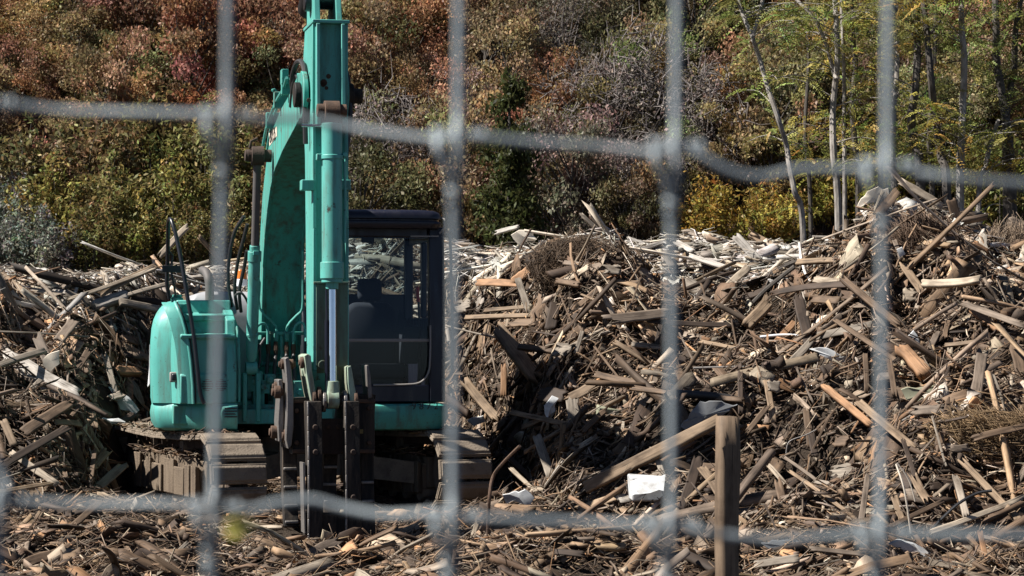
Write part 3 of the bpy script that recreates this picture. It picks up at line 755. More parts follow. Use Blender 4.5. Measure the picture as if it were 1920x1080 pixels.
mb.box(CX1 - .05, CX1, CF + .14, CB - .08, zB, 1.75)                    # door lower panel
mb.box(CX1 - .05, CX1, CF + .14, CB - .08, zR - .10, zR)
mb.box(CX1 - .05, CX1, -.35, -.25, 1.75, zR - .1)
mb.box(CX0, CX0 + .04, CF + .12, CB - .08, zB, 1.6); mb.box(CX0, CX0 + .04, CF + .12, CB - .08, zR - .10, zR)
mb.box(CX0 + .04, CX1 - .05, CF + .10, CB - .06, zB + .01, zB + .05)    # floor
mb.build('cab_frame', M['navy'], cab, .012)
mb = MB()
q0, q1 = X(640, 400, CF) - .4, X(828, 400, CF)
rg = []
for z, ins in ((zR - .015, .02), (zR + .025, 0), (zR + .045, .006), (zR + .052, .035), (zR + .062, .035), (zR + .07, .004), (zT - .055, .004), (zT - .025, .022), (zT - .008, .06), (zT, .13)):
    ins += .0; f0, x1_ = -1.40 + ins, q1 - ins
    rg.append([(CX0 + ins, f0, z)] + [(x, y, z) for x, y in arc(x1_ - .13, f0 + .13, .13, 270, 360, 8)] + [(x, y, z) for x, y in arc(x1_ - .10, CB + .03 - ins - .10, .10, 0, 90, 5)] + [(CX0 + ins, CB + .03 - ins, z)])
mb.loft(rg); mb.build('cab_roof', M['navy'], cab, angle=50)
mb = MB(); mb.bar((CX0 + .06, CF + .018, zw), (xp, CF + .018, zw), .012, .004); mb = MB()
zm = H(740, 638, CF).z
mb.box(CX0 + .06, xp, CF + .03, CF + .055, zm - .014, zm + .014)
mb.build('windscreen_rail', M['gasket'], cab, .004)
def gy(z): return CF + .045 + max(0, z - 1.7) * .07
mb = MB(); mb.add([(CX0 + .06, gy(zw), zw), (xp, gy(zw), zw), (xp, gy(zm), zm - .014), (CX0 + .06, gy(zm), zm - .014)], [(0, 1, 2, 3)]); mb.build('lower_windscreen', M['glass'], cab)
mb = MB(); zq = 1.75; mb.add([(CX0 + .06, gy(zm), zm + .014), (xp, gy(zm), zm + .014), (xp, gy(zq), zq), (CX0 + .06, gy(zq), zq), (xp, gy(zR), zR - .02), (CX0 + .06, gy(zR), zR - .02)], [(0, 1, 2, 3), (3, 2, 4, 5)]); mb.build('windscreen', M['glass'], cab)
mb = MB(); mb.add([(CX0 + .06, CB - .03, zrl), (xw, CB - .03, zrl), (xw, CB - .03, zrh), (CX0 + .06, CB - .03, zrh)], [(0, 1, 2, 3)]); mb.build('rear_window', M['glass'], cab)
# rounded grey gasket round the lower corner of the windscreen
mb = MB()
q = [H(700, 722, CF - .01), H(760, 721, CF - .01), H(785, 718, CF - .01), H(798, 708, CF - .01), H(805, 692, CF - .01), H(807, 660, CF - .01), H(807, 610, CF - .01)]
mb.tube(smooth_path(q, 6), .0085, 8); mb.build('windscreen_gasket', M['gasket'], cab)
mb = MB(); q = H(830, 415, CF - .03); mb.tube([q + Vector((-.02, .02, .03)), q + Vector((.015, -.01, .02)), q + Vector((.012, -.01, -.06)), q + Vector((-.03, 0, -.11))], .010, 8)
mb.bar(H(770, 443, CF - .05), H(822, 443, CF - .02), .012, .012); mb.build('wiper_arm', M['gasket'], cab)
mb = MB(); mb.tube(smooth_path([H(838, 440, CF + .1), H(844, 450, CF + .05), H(846, 520, CF + .02), H(848, 600, CF), H(848, 690, CF), H(842, 706, CF + .02), H(836, 712, CF + .05)]), .013, 10); mb.build('grab_rail', M['black'], cab)
# interior
def rbox(name, c, sx, sy, sz, mat, parent, bev, tilt=0):
    mb = MB(); mb.box(-sx, sx, -sy, sy, -sz, sz)
    mm = Matrix.Translation(c) @ Matrix.Rotation(tilt, 4, 'X'); mb.v = [tuple(mm @ Vector(v)) for v in mb.v]
    return mb.build(name, mat, parent, bev, seg=4)
st = empty('operator_seat'); st.parent = exc; st.rotation_euler = (0, 0, YU)
hc = H(693, 543, -.18)
rbox('headrest', (hc.x, hc.y, hc.z), .115, .05, .105, M['seat'], st, .045, R(-8))
mb = MB(); ol = []
for cx_, cz_, r_, a0 in ((.13, .22, .10, 0), (-.13, .22, .10, 90), (-.17, -.24, .08, 180), (.17, -.24, .08, 270)):
    for k in range(6): a_ = R(a0 + 90 * k / 5); ol.append((cx_ + r_ * math.cos(a_), cz_ + r_ * math.sin(a_)))
bc_ = Vector((hc.x, hc.y - .02, hc.z - .44)); rg_ = []
for dy, sc_ in ((-.085, .86), (-.06, .97), (0, 1.0), (.06, .95)): rg_.append([(bc_.x + x * sc_, bc_.y + dy + (z - .2) * -.12, bc_.z + z * sc_) for x, z in ol])
mb.loft(rg_); mb.build('backrest', M['seat'], st, angle=60)
mb = MB(); mb.cyl((hc.x - .05, hc.y, hc.z - .16), (hc.x - .05, hc.y, hc.z - .05), .009, 8); mb.cyl((hc.x + .05, hc.y, hc.z - .16), (hc.x + .05, hc.y, hc.z - .05), .009, 8); mb.box(hc.x - .06, hc.x + .06, hc.y - .005, hc.y + .005, hc.z - .17, hc.z - .15); mb.build('headrest_post', M['black'], st)
rbox('seat_cushion', (hc.x, hc.y - .33, hc.z - .76), .26, .27, .07, M['seat'], st, .05)
rbox('seat_base', (hc.x, hc.y - .3, 1.12), .18, .2, .1, M['black'], st, .02)
for sx in (-1, 1): rbox('armrest', (hc.x + sx * .34, hc.y - .3, hc.z - .55), .06, .22, .09, M['seat'], st, .03)
mb = MB(); v = H(785, 570, -.6); mb.tube([v + Vector((.02, 0, -.4)), v, v + Vector((-.01, 0, .1))], .012, 8); mb.cyl(v + Vector((-.005, 0, .02)), v + Vector((-.012, 0, .16)), .016, 10, 1)
U(mb, 'control_lever', [M['black'], M['red']])
mb = MB(); v = H(690, 448, -.9); mb.box(v.x - .06, v.x + .06, v.y, v.y + .03, v.z - .035, v.z + .035); mb.build('interior_mirror', M['black'], cab, .01)
mb = MB(); c = H(750, 600, -.75); mb.add([c + Vector(v) for v in ((-.05, 0, -.12), (.05, 0, -.14), (.06, .01, -.02), (.0, .02, .1))], [(0, 1, 2, 3)]); mb.box(c.x + .03, c.x + .18, c.y, c.y + .25, c.z - .4, c.z - .05)
U(mb, 'control_console', M['seat'], bevel=.02)
# ------------------------------------------------------------------ ground, heap
RPX = [-900, -300, 0, 120, 260, 400, 560, 700, 850, 960, 1080, 1200, 1300, 1400, 1480, 1560, 1610, 1650, 1700, 1760, 1810, 1850, 1920, 2100, 2500, 3000]
RPY = [560, 520, 505, 508, 500, 492, 470, 462, 452, 452, 448, 462, 478, 474, 472, 452, 415, 378, 366, 376, 402, 420, 436, 440, 460, 520]
def tab(px, a, b): return np.interp(px, a, b)
def ridge_py(px): return tab(px, RPX, RPY) + 20
def ridge_d(px): return tab(px, [-900, 0, 250, 420, 800, 900, 1000, 1300, 1500, 1650, 1800, 2200, 3000], [27.5, 27, 27, 28.3, 28.3, 27.8, 27.5, 27.5, 27, 26, 26, 27, 28])
def foot_d(px): return tab(px, [-900, 0, 120, 215, 280, 800, 860, 930, 990, 1070, 1200, 1500, 1900, 3000], [20, 20.4, 21.2, 23, 25.2, 25.2, 24.4, 23.4, 21.8, 19.9, 18.3, 17.2, 16.8, 16.5])
def patch(x, y): return .65 * vnoise(x, y, .75, 40) + .45 * vnoise(x, y, 1.9, 44)
def heap_base(x, y):
    x = np.asarray(x, float); y = np.asarray(y, float)
    px = CXP + F * x / np.maximum(y, 1)
    D, Fd = ridge_d(px), foot_d(px); zr = CAMZ + (HOR - ridge_py(px)) / F * D
    t = np.clip((y - Fd) / (D - Fd), 0, 1)
    s = np.sin(np.pi / 2 * t ** .9)
    s = s * .72 + .28 * (t * t * (3 - 2 * t))
    t2 = np.clip((y - D) / 7, 0, 1); b = 1 - t2 * t2 * (3 - 2 * t2)
    h = zr * s * b
    amp = np.clip(t * 4, 0, 1) * (1 - .75 * np.clip((t - .75) * 4, 0, 1)) * b
    h = h + amp * (.34 * vnoise(x, y, .8) + .26 * vnoise(x, y, 1.9, 5) + .10 * vnoise(x, y, 4.6, 9) - .40 * np.clip(patch(x, y) * -1 - .12, 0, .5))
    near = np.clip((20.5 - y) / 3, 0, 1)
    h = h + (1 - amp) * (.06 + .07 * near) * vnoise(x, y, 1.3, 3) + (.02 + near * .045) * vnoise(x, y, 3.6, 2)
    return h
PITS = []
def heap_h(x, y):
    h = heap_base(x, y)
    for cx_, cy_, rx_, ry_, dp in PITS:
        h = h - dp * np.exp(-((np.asarray(x) - cx_) / rx_) ** 2 - ((np.asarray(y) - cy_) / ry_) ** 2)
    for cx_, cy_, rx_, ry_, dp in BANKS: h = h + dp * np.exp(-((np.asarray(x) - cx_) / rx_) ** 2 - ((np.asarray(y) - cy_) / ry_) ** 2)
    return h
BANKS = [(-3.75, 21.9, .35, .8, .10), (-2.35, 20.35, .5, .35, .03), (-3.0, 20.4, .5, .5, .08), (-1.42, 18.2, .55, .6, -.14), (.2, 20.6, .5, .6, .2), (-2.9, 16.6, .9, .5, .13), (.4, 15.6, .9, .4, .14), (2.2, 16.0, .8, .5, .16), (-.9, 16.6, .5, .4, .10), (3.4, 15.2, .8, .5, .15), (-.3, 14.6, .6, .4, .12)]
def _hit(px, py):
    d = np.arange(11.5, 33, .04); z = CAMZ + (HOR - py) / F * d
    k = np.nonzero(heap_base((px - CXP) / F * d, d) >= z)[0]; return float(d[k[0]]) if len(k) else float(ridge_d(px))
for px_, py_, rx_, ry_, dp in ((1530, 870, .5, .5, .40), (1690, 560, .22, .4, .35), (1740, 690, .3, .35, .35), (1860, 700, .3, .4, .35), (240, 640, .35, .5, .4), (60, 610, .3, .4, .4), (160, 790, .4, .35, .4)):
    d_ = _hit(px_, py_); PITS.append(((px_ - CXP) / F * d_, d_ + .1, rx_, ry_, dp))
def heap_n(x, y, e=.06):
    gx = (heap_h(x + e, y) - heap_h(x - e, y)) / (2 * e); gy = (heap_h(x, y + e) - heap_h(x, y - e)) / (2 * e)
    n = np.stack([-gx, -gy, np.ones_like(gx)], -1); return n / np.linalg.norm(n, axis=-1, keepdims=True)
# ground sheet reaching far past the hill, then the mound of soil and chips that carries the debris
g = 400.0
gm = MB(); gm.add([(-g, -60, -.16), (g, -60, -.16), (g, 700, -.16), (-g, 700, -.16)], [(0, 1, 2, 3)])
o = gm.build('ground', M['soil'], smooth=False); tag(o, 'dark earth ground strewn with wood chips', 'ground', kind='structure')
us = np.linspace(-1000, 2920, 260); ds = np.r_[np.linspace(3, 16, 24), np.linspace(16.3, 30, 110), np.linspace(30.5, 37, 12)]
UU, DD = np.meshgrid(us, ds); XX = (UU - CXP) / F * DD; ZZ = heap_h(XX, DD) - .03
ZZ = np.where(DD > 36.5, -.2, ZZ)
vv = np.stack([XX, DD, ZZ], -1).reshape(-1, 3); nu = len(us); ii = np.arange(len(ds) - 1)[:, None] * nu + np.arange(nu - 1)[None]
qq = np.stack([ii, ii + 1, ii + nu + 1, ii + nu], -1).reshape(-1, 4)
o = link('debris_mound_terrain', quad_mesh('debris_mound_terrain', vv, qq, M['soil'], smooth=True)); tag(o, 'dark mound of soil and rotted chips under the wood debris', 'mound', kind='structure')

# ------------------------------------------------------------------ broken pieces in bulk
rng = np.random.RandomState(5)
def norm(a): return a / np.maximum(np.linalg.norm(a, axis=-1, keepdims=True), 1e-9)
def sticks(c, d, n, L, w, t, col, S=3, bend=0.0, jag=1.0, taper=.38, rng=rng):
    """c,d,n (N,3) centre, direction, face normal -> bent, split-ended strips of wood"""
    Nn = len(c); d = norm(d); b = norm(np.cross(n, d)); n = np.cross(d, b)
    u = np.linspace(-.5, .5, S)
    bn = (rng.randn(Nn) * bend)[:, None]; bb = (rng.randn(Nn) * bend * .5)[:, None]
    q = (.25 - u ** 2)[None] * 4
    cen = c[:, None] + d[:, None] * (L[:, None] * u)[..., None] + n[:, None] * (bn * L[:, None] * q)[..., None] + b[:, None] * (bb * L[:, None] * q)[..., None]
    ws = 1 - taper * rng.rand(Nn, S)
    tw = rng.randn(Nn, 1) * .25 * u[None]
    bt = b[:, None] * np.cos(tw)[..., None] + n[:, None] * np.sin(tw)[..., None]; ntw = np.cross(np.broadcast_to(d[:, None], bt.shape), bt)
    corners = np.array([(-1, -1), (1, -1), (1, 1), (-1, 1)], float)
    off = bt[:, :, None] * (corners[:, 0][None, None] * (w[:, None] * ws)[..., None] / 2)[..., None] + ntw[:, :, None] * (corners[:, 1][None, None] * t[:, None, None] / 2)[..., None]
    V = cen[:, :, None] + off
    for s_, sg in ((0, -1), (S - 1, 1)):
        j = rng.rand(Nn, 4) * jag * np.minimum(w * 2.0, L * .3)[:, None] * sg
        V[:, s_] -= d[:, None] * j[..., None]
    V = V.reshape(-1, 3)
    base = []
    for s_ in range(S - 1):
        for k in range(4):
            k2 = (k + 1) % 4; base.append((s_ * 4 + k, s_ * 4 + k2, s_ * 4 + 4 + k2, s_ * 4 + 4 + k))
    base.append((3, 2, 1, 0)); e = (S - 1) * 4; base.append((e, e + 1, e + 2, e + 3))
    Q = (np.array(base)[None] + (np.arange(Nn) * S * 4)[:, None, None]).reshape(-1, 4)
    rnd = rng.rand(Nn) * 50
    G = np.stack([np.broadcast_to((L[:, None] * u)[..., None], (Nn, S, 4)), np.broadcast_to(corners[:, 0] * .5, (Nn, S, 4)) * w[:, None, None] + corners[:, 1] * .2 * t[:, None, None], np.broadcast_to(rnd[:, None, None], (Nn, S, 4))], -1).reshape(-1, 3)
    K = np.repeat(col, S * 4, axis=0)
    return V, Q, K, G
class Bulk:
    def __init__(s): s.p = []; s.n = 0
    def add(s, V, Q, K, G): s.p.append((V, Q + s.n, K, G)); s.n += len(V)
    def build(s, name, mat):
        V, Q, K, G = [np.concatenate([p[i] for p in s.p]) for i in range(4)]
        return link(name, quad_mesh(name, V, Q, mat, {'col': K, 'grain': G}))
PAL = np.array([(.30, .265, .22), (.33, .24, .16), (.17, .118, .078), (.075, .052, .036), (.50, .43, .34), (.44, .26, .14), (.56, .53, .48), (.21, .17, .135)])
def colours(n, p, rng=rng):
    i = rng.choice(len(PAL), n, p=np.array(p) / sum(p)); c = PAL[i] * (1 + .25 * rng.randn(n, 1)).clip(.4, 1.6) * (1 + .018 * rng.randn(n, 3)) * np.array([.84, .77, .70])
    return c.clip(.008, .8)
def in_machine(x, y, mx=1.45, my=2.0):
    dx, dy = x - EX, y - EY; c_, s_ = math.cos(YL), math.sin(YL)
    ux, uy = dx * c_ + dy * s_, -dx * s_ + dy * c_
    return (np.abs(ux) < mx) & (np.abs(uy) < my)
def sample(n, zone, rng=rng, around=True):
    px = rng.uniform(-330, 2250, n)
    D, Fd = ridge_d(px), foot_d(px)
    if zone == 'heap': y = Fd - .6 + (D + 1.6 - Fd + .6) * rng.rand(n) ** .9
    elif zone == 'ridge': y = D + rng.normal(-.1, .75, n)
    else: y = 12.5 + (Fd + .2 - 12.5) * rng.rand(n)
    x = (px - CXP) / F * y
    keep = ~in_machine(x, y) if around else np.ones(n, bool); px, x, y = px[keep], x[keep], y[keep]
    # the grapple's spot
    keep = ~((np.abs(x + 1.42) < .5) & (np.abs(y - 19.0) < .45)); px, x, y = px[keep], x[keep], y[keep]
    t = np.clip((y - foot_d(px)) / (ridge_d(px) - foot_d(px)), 0, 1.3)
    return px, x, y, t
def scatter(bulk, n, zone, Lr, wr, tr, pal, S=3, bend=.03, jag=1.0, lift=(-.04, .10), steep=.28, roll=.5, palr=None, rng=rng, expo=1.6, level=.5, void=.28, around=True):
    px, x, y, t = sample(n, zone, rng, around)
    pv = patch(x, y)
    kp = ~((pv < -.22) & (rng.rand(len(x)) < void)); px, x, y, t, pv = px[kp], x[kp], y[kp], t[kp], pv[kp]; n = len(x)
    h = heap_h(x, y); nn = heap_n(x, y)
    t1 = norm(np.cross(nn, np.broadcast_to([0., 1., 0.], nn.shape))); t2 = np.cross(nn, t1)
    a = np.where(rng.rand(n) < level, rng.normal(0, .45, n), rng.uniform(0, 2 * np.pi, n))
    d = norm(t1 * np.cos(a)[:, None] + t2 * np.sin(a)[:, None] + nn * (rng.randn(n) * steep)[:, None])
    fn = norm(nn + rng.randn(n, 3) * roll)
    L = Lr[0] + (Lr[1] - Lr[0]) * rng.rand(n) ** expo; w = wr[0] + (wr[1] - wr[0]) * rng.rand(n) ** 1.3; th = np.minimum(tr[0] + (tr[1] - tr[0]) * rng.rand(n), w)
    d = norm(d - nn * (np.sum(d * nn, -1) * (1 - np.clip(.45 / L, .15, 1)))[:, None])
    sn = np.where(t > .8, .45, 1.0)[:, None]; d = norm(d * np.array([1, 1, 0]) + d * np.array([0, 0, 1]) * sn)
    c = np.stack([x, y, h + rng.uniform(lift[0], lift[1], n) + np.abs(d[:, 2] - 0) * L * .12], -1)
    col = colours(n, pal, rng)
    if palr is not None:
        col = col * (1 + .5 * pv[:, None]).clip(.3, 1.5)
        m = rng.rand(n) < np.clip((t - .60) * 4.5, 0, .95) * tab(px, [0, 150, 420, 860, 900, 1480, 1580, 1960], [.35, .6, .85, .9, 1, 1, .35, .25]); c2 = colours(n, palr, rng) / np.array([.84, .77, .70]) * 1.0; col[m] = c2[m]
    bulk.add(*sticks(c, d, fn, L, w, th, col, S, bend, jag, rng=rng))
P_HEAP = [2.2, 2.4, 4.8, 4.6, .8, .6, .35, 2.6]; P_RIDGE = [2.2, .5, .4, .2, 2.2, .1, 5.0, .5]; P_GND = [1.3, 3.2, 4.4, 3.2, .7, .5, .1, 2.2]  # ridge palette is whiter, painting the crest's back light into the wood
bk = Bulk()
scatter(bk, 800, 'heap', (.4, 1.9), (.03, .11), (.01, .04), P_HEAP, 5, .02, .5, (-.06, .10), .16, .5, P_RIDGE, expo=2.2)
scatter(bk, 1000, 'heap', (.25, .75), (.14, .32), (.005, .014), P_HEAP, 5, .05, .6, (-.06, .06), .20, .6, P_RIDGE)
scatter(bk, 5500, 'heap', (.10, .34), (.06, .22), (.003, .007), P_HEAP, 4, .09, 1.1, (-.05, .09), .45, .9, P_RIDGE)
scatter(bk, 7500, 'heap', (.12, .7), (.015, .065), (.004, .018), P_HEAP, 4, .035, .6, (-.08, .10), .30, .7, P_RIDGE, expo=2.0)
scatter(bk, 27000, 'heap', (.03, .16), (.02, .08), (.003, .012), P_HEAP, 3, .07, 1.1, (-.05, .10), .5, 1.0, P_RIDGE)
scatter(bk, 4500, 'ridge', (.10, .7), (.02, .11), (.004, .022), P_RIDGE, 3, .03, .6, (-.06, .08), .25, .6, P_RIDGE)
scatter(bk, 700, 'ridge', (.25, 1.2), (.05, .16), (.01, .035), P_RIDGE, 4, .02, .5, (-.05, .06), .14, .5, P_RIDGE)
scatter(bk, 1500, 'flat', (.2, .9), (.03, .12), (.008, .03), P_GND, 4, .03, .6, (-.02, .07), .16, .5)
scatter(bk, 1300, 'flat', (.10, .35), (.06, .2), (.004, .01), P_GND, 4, .09, 1.0, (-.02, .06), .4, .8)
scatter(bk, 7500, 'flat', (.04, .22), (.015, .07), (.004, .015), P_GND, 3, .05, 1.0, (-.02, .06), .35, .9, around=False)
o = bk.build('wood_debris', M['wood']); tag(o, 'jumbled mass of broken boards and splintered wood covering the heap', 'wood debris', kind='stuff')
bk = Bulk()
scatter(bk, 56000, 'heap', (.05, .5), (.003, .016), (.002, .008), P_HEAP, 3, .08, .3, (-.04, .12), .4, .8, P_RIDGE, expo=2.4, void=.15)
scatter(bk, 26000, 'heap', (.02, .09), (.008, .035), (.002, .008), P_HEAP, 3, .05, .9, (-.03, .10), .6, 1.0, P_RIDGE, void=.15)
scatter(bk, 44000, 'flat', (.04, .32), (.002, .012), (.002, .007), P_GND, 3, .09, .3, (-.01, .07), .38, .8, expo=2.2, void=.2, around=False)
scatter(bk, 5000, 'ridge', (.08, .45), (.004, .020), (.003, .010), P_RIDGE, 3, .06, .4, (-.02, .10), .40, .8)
# bits that have fallen on the tracks
for cx_ in (-1.04, 1.04):
    n_ = 700; lx_ = cx_ + rng.uniform(-.27, .27, n_); ly_ = rng.uniform(-1.6, 1.7, n_); side_ = rng.rand(n_) < .5
    lz_ = np.where(side_, .715 + rng.rand(n_) * .02, .50 + rng.rand(n_) * .05); lx_ = np.where(side_, lx_, cx_ + rng.uniform(-.2, .2, n_)); ly_ = np.where(side_, ly_.clip(-1.3, 1.6), ly_ * .65)
    P_ = np.stack([EX + lx_ * math.cos(YL) - ly_ * math.sin(YL), EY + lx_ * math.sin(YL) + ly_ * math.cos(YL), lz_], -1)
    d_ = norm(rng.randn(n_, 3) * np.array([1, 1, .25])); L_ = rng.uniform(.03, .22, n_); w_ = rng.uniform(.004, .03, n_)
    bk.add(*sticks(P_, d_, norm(np.array([0, 0, 1.]) + .5 * rng.randn(n_, 3)), L_, w_, np.minimum(w_, .008), colours(n_, P_GND), 3, .06, .6))
o = bk.build('splinter_litter', M['wood']); tag(o, 'fine splinters and chips scattered over the heap and the ground', 'splinters', kind='stuff')

def ray_surface(px, py):
    d = np.arange(11.5, 33, .04); x = (px - CXP) / F * d; z = CAMZ + (HOR - py) / F * d
    hit = np.nonzero(heap_h(x, d) >= z)[0]
    return float(d[hit[0]]) if len(hit) else float(ridge_d(px)) - .15

# fibre clumps
def fibre(cx, cy, rx, ry, n, Lr, col, name, label, cat, along=None, kind=None, depth=None):
    b_ = Bulk(); dd = ray_surface(cx, cy) - .12 if depth is None else depth
    a = rng.uniform(0, 2 * np.pi, n); r = np.sqrt(rng.rand(n)) * rng.uniform(.75, 1.25, n)
    px = cx + rx * r * np.cos(a); py = cy + ry * r * np.sin(a)
    sc = dd / F; bulge = np.sqrt(np.maximum(0, 1.1 - r * r)) * min(rx, ry) * sc * .4 * rng.rand(n) ** .4
    X_ = (px - CXP) * sc; Z_ = CAMZ + (HOR - py) * sc
    c = np.stack([X_, dd - bulge + .10, Z_], -1)
    if along is None: d = np.stack([-np.sin(a) * r + rng.randn(n) * .3, rng.randn(n) * .35, -np.cos(a) * r * 1.0 + rng.randn(n) * .45], -1)
    else: d = np.array(along)[None] + rng.randn(n, 3) * .28
    L = rng.uniform(*Lr, n); w_ = rng.uniform(.002, .007, n)
    K = (np.array(col)[None] * (1 + .35 * rng.randn(n, 1)).clip(.3, 1.9)).clip(.01, .7)
    b_.add(*sticks(c, norm(d), rng.randn(n, 3), L, w_, w_ * .6, K, 5, .14, .3))
    o = b_.build(name, M['wood']); tag(o, label, cat, kind=kind); return o
fibre(1085, 505, 75, 48, 3600, (.15, .45), (.12, .08, .05), 'bark_fibre_clump', 'shaggy brown ball of bark fibre near the crest beside the cab', 'fibre clump')
fibre(1880, 838, 95, 48, 3000, (.2, .55), (.24, .16, .085), 'straw_tuft', 'golden brown dry straw tuft spilling down low on the heap at the picture edge', 'straw', (.9, .1, -.35))
fibre(1895, 480, 42, 40, 900, (.2, .5), (.26, .19, .13), 'root_tuft', 'fan of stiff brown roots sticking up beside the tall peak', 'roots', (.25, .1, .9))
fibre(290, 655, 55, 50, 1300, (.15, .4), (.12, .08, .05), 'bark_fibre_clump', 'dark stringy bark fibre hanging behind the bright teal cowl', 'fibre clump', (.2, .1, .9), depth=None)
fibre(1745, 465, 60, 36, 1300, (.2, .5), (.16, .105, .07), 'bark_fibre_clump', 'brown bark fibre strands hanging below the tall peak', 'fibre clump', (.6, .1, -.8))
fibre(1010, 640, 30, 26, 220, (.1, .25), (.16, .11, .075), 'twig_bundle', 'small bundle of thin brown twigs caught above the sloping beam', 'twigs')

# ------------------------------------------------------------------ pieces of wood that can be told apart
def plank_mesh(name, p, q, wid, th, nrm, col, rs, S=7, Kc=5, jag=.5, bow=.015, wav=.05):
    p, q = np.array(p, float), np.array(q, float); L = np.linalg.norm(q - p); d = (q - p) / L
    b = np.cross(np.array(nrm, float), d); b /= np.linalg.norm(b); n = np.cross(d, b)
    u = np.linspace(0, 1, S); v = np.linspace(-.5, .5, Kc)
    e0 = rs.rand(Kc) ** 1.5 * jag * min(wid, L * .3); e1 = rs.rand(Kc) ** 1.5 * jag * min(wid, L * .3)
    bw, tw = rs.randn() * bow * L, rs.randn() * .12
    V = np.zeros((2, S, Kc, 3)); G = np.zeros((2, S, Kc, 3)); rz = rs.rand() * 40
    for i in range(S):
        edge = 1 + wav * rs.randn(2)
        for k in range(Kc):
            l_ = u[i] * L
            if i == 0: l_ += e0[k]
            if i == S - 1: l_ -= e1[k]
            an = tw * (u[i] - .5); bb = b * math.cos(an) + n * math.sin(an); ng = np.cross(d, bb)
            cen = p + d * l_ + n * bw * 4 * (u[i] * (1 - u[i])); sv = v[k] * wid * (edge[0] if v[k] < 0 else edge[1])
            for s_ in (0, 1):
                V[s_, i, k] = cen + bb * sv + ng * th * (s_ - .5) * (1 + .06 * rs.randn())
                G[s_, i, k] = (l_, sv + s_ * .31 * th, rz)
    idx = lambda s_, i, k: (s_ * S + i) * Kc + k
    Q = []
    for i in range(S - 1):
        for k in range(Kc - 1):
            Q.append((idx(1, i, k), idx(1, i + 1, k), idx(1, i + 1, k + 1), idx(1, i, k + 1))); Q.append((idx(0, i, k), idx(0, i, k + 1), idx(0, i + 1, k + 1), idx(0, i + 1, k)))
        Q.append((idx(0, i, 0), idx(0, i + 1, 0), idx(1, i + 1, 0), idx(1, i, 0))); Q.append((idx(0, i, Kc - 1), idx(1, i, Kc - 1), idx(1, i + 1, Kc - 1), idx(0, i + 1, Kc - 1)))
    for k in range(Kc - 1):
        Q.append((idx(0, 0, k), idx(1, 0, k), idx(1, 0, k + 1), idx(0, 0, k + 1))); Q.append((idx(0, S - 1, k), idx(0, S - 1, k + 1), idx(1, S - 1, k + 1), idx(1, S - 1, k)))
    return quad_mesh(name, V.reshape(-1, 3), np.array(Q), M['wood'], {'col': np.tile(np.array(col, float), (2 * S * Kc, 1)), 'grain': G.reshape(-1, 3)})
WC = {'weathered grey': PAL[0], 'tan': (.29, .215, .145), 'brown': PAL[2], 'dark brown': (.062, .043, .031), 'pale': (.46, .395, .31), 'orange tan': (.38, .225, .125), 'bright white': (.52, .50, .465), 'grey brown': PAL[7]}  # the white tone paints back light into crest pieces; also one peeling board
KINDS = {'board': ('broken_board', .15), 'beam': ('broken_beam', .6), 'lath': ('thin_lath', .55), 'slab': ('splintered_slab', .2), 'log': ('split_log', .8)}
rs2 = np.random.RandomState(21)
def piece(x1, y1, x2, y2, wpx, colk, kind, label, th=None, lift=.10, d1=None, d2=None, face=None, group='pieces of broken wood on the heap'):
    a = ray_surface(x1, y1) if d1 is None else d1; b_ = ray_surface(x2, y2) if d2 is None else d2
    span = math.hypot(x2 - x1, y2 - y1) / F * 22; mx = max(.25, span * .9)
    if abs(a - b_) > mx: m_ = (a + b_) / 2; s_ = mx / 2 * (1 if a > b_ else -1); a, b_ = m_ + s_, m_ - s_
    if d1 is None and d2 is None:                        # bring the piece to rest on what bulges most along it
        fs_ = np.linspace(.08, .92, 7); pr_ = max(0, max((a + (b_ - a) * f) - ray_surface(x1 + (x2 - x1) * f, y1 + (y2 - y1) * f) for f in fs_))
        a, b_ = a - min(pr_, .5), b_ - min(pr_, .5)
    p, q = Wp(x1, y1, a - lift), Wp(x2, y2, b_ - lift); wid = wpx / F * (a + b_) / 2
    d = (q - p).normalized(); vw = Vector((0, -1, .55)) if face is None else Vector(face)
    n = (vw - d * vw.dot(d)).normalized()
    nm, tk = KINDS[kind]
    c = np.array(WC[colk]) * (1 + .14 * rs2.randn()) * np.array([.80, .76, .72])
    wid *= .85
    me = plank_mesh(nm, p, q, wid, th if th else max(.012, wid * tk), n, c.clip(.01, .8), rs2, S=8, Kc=7, bow=.02, jag={'board': rs2.choice([.3, .9, 2.0]), 'beam': rs2.choice([.2, 1.2]), 'lath': 1.5, 'slab': 1.8, 'log': .6}[kind], wav={'board': .05, 'beam': .03, 'lath': .08, 'slab': .16, 'log': .1}[kind])
    o = link(nm, me); tag(o, label, 'beam' if kind == 'beam' else 'lath' if kind == 'lath' else 'log' if kind == 'log' else 'board', group); return o
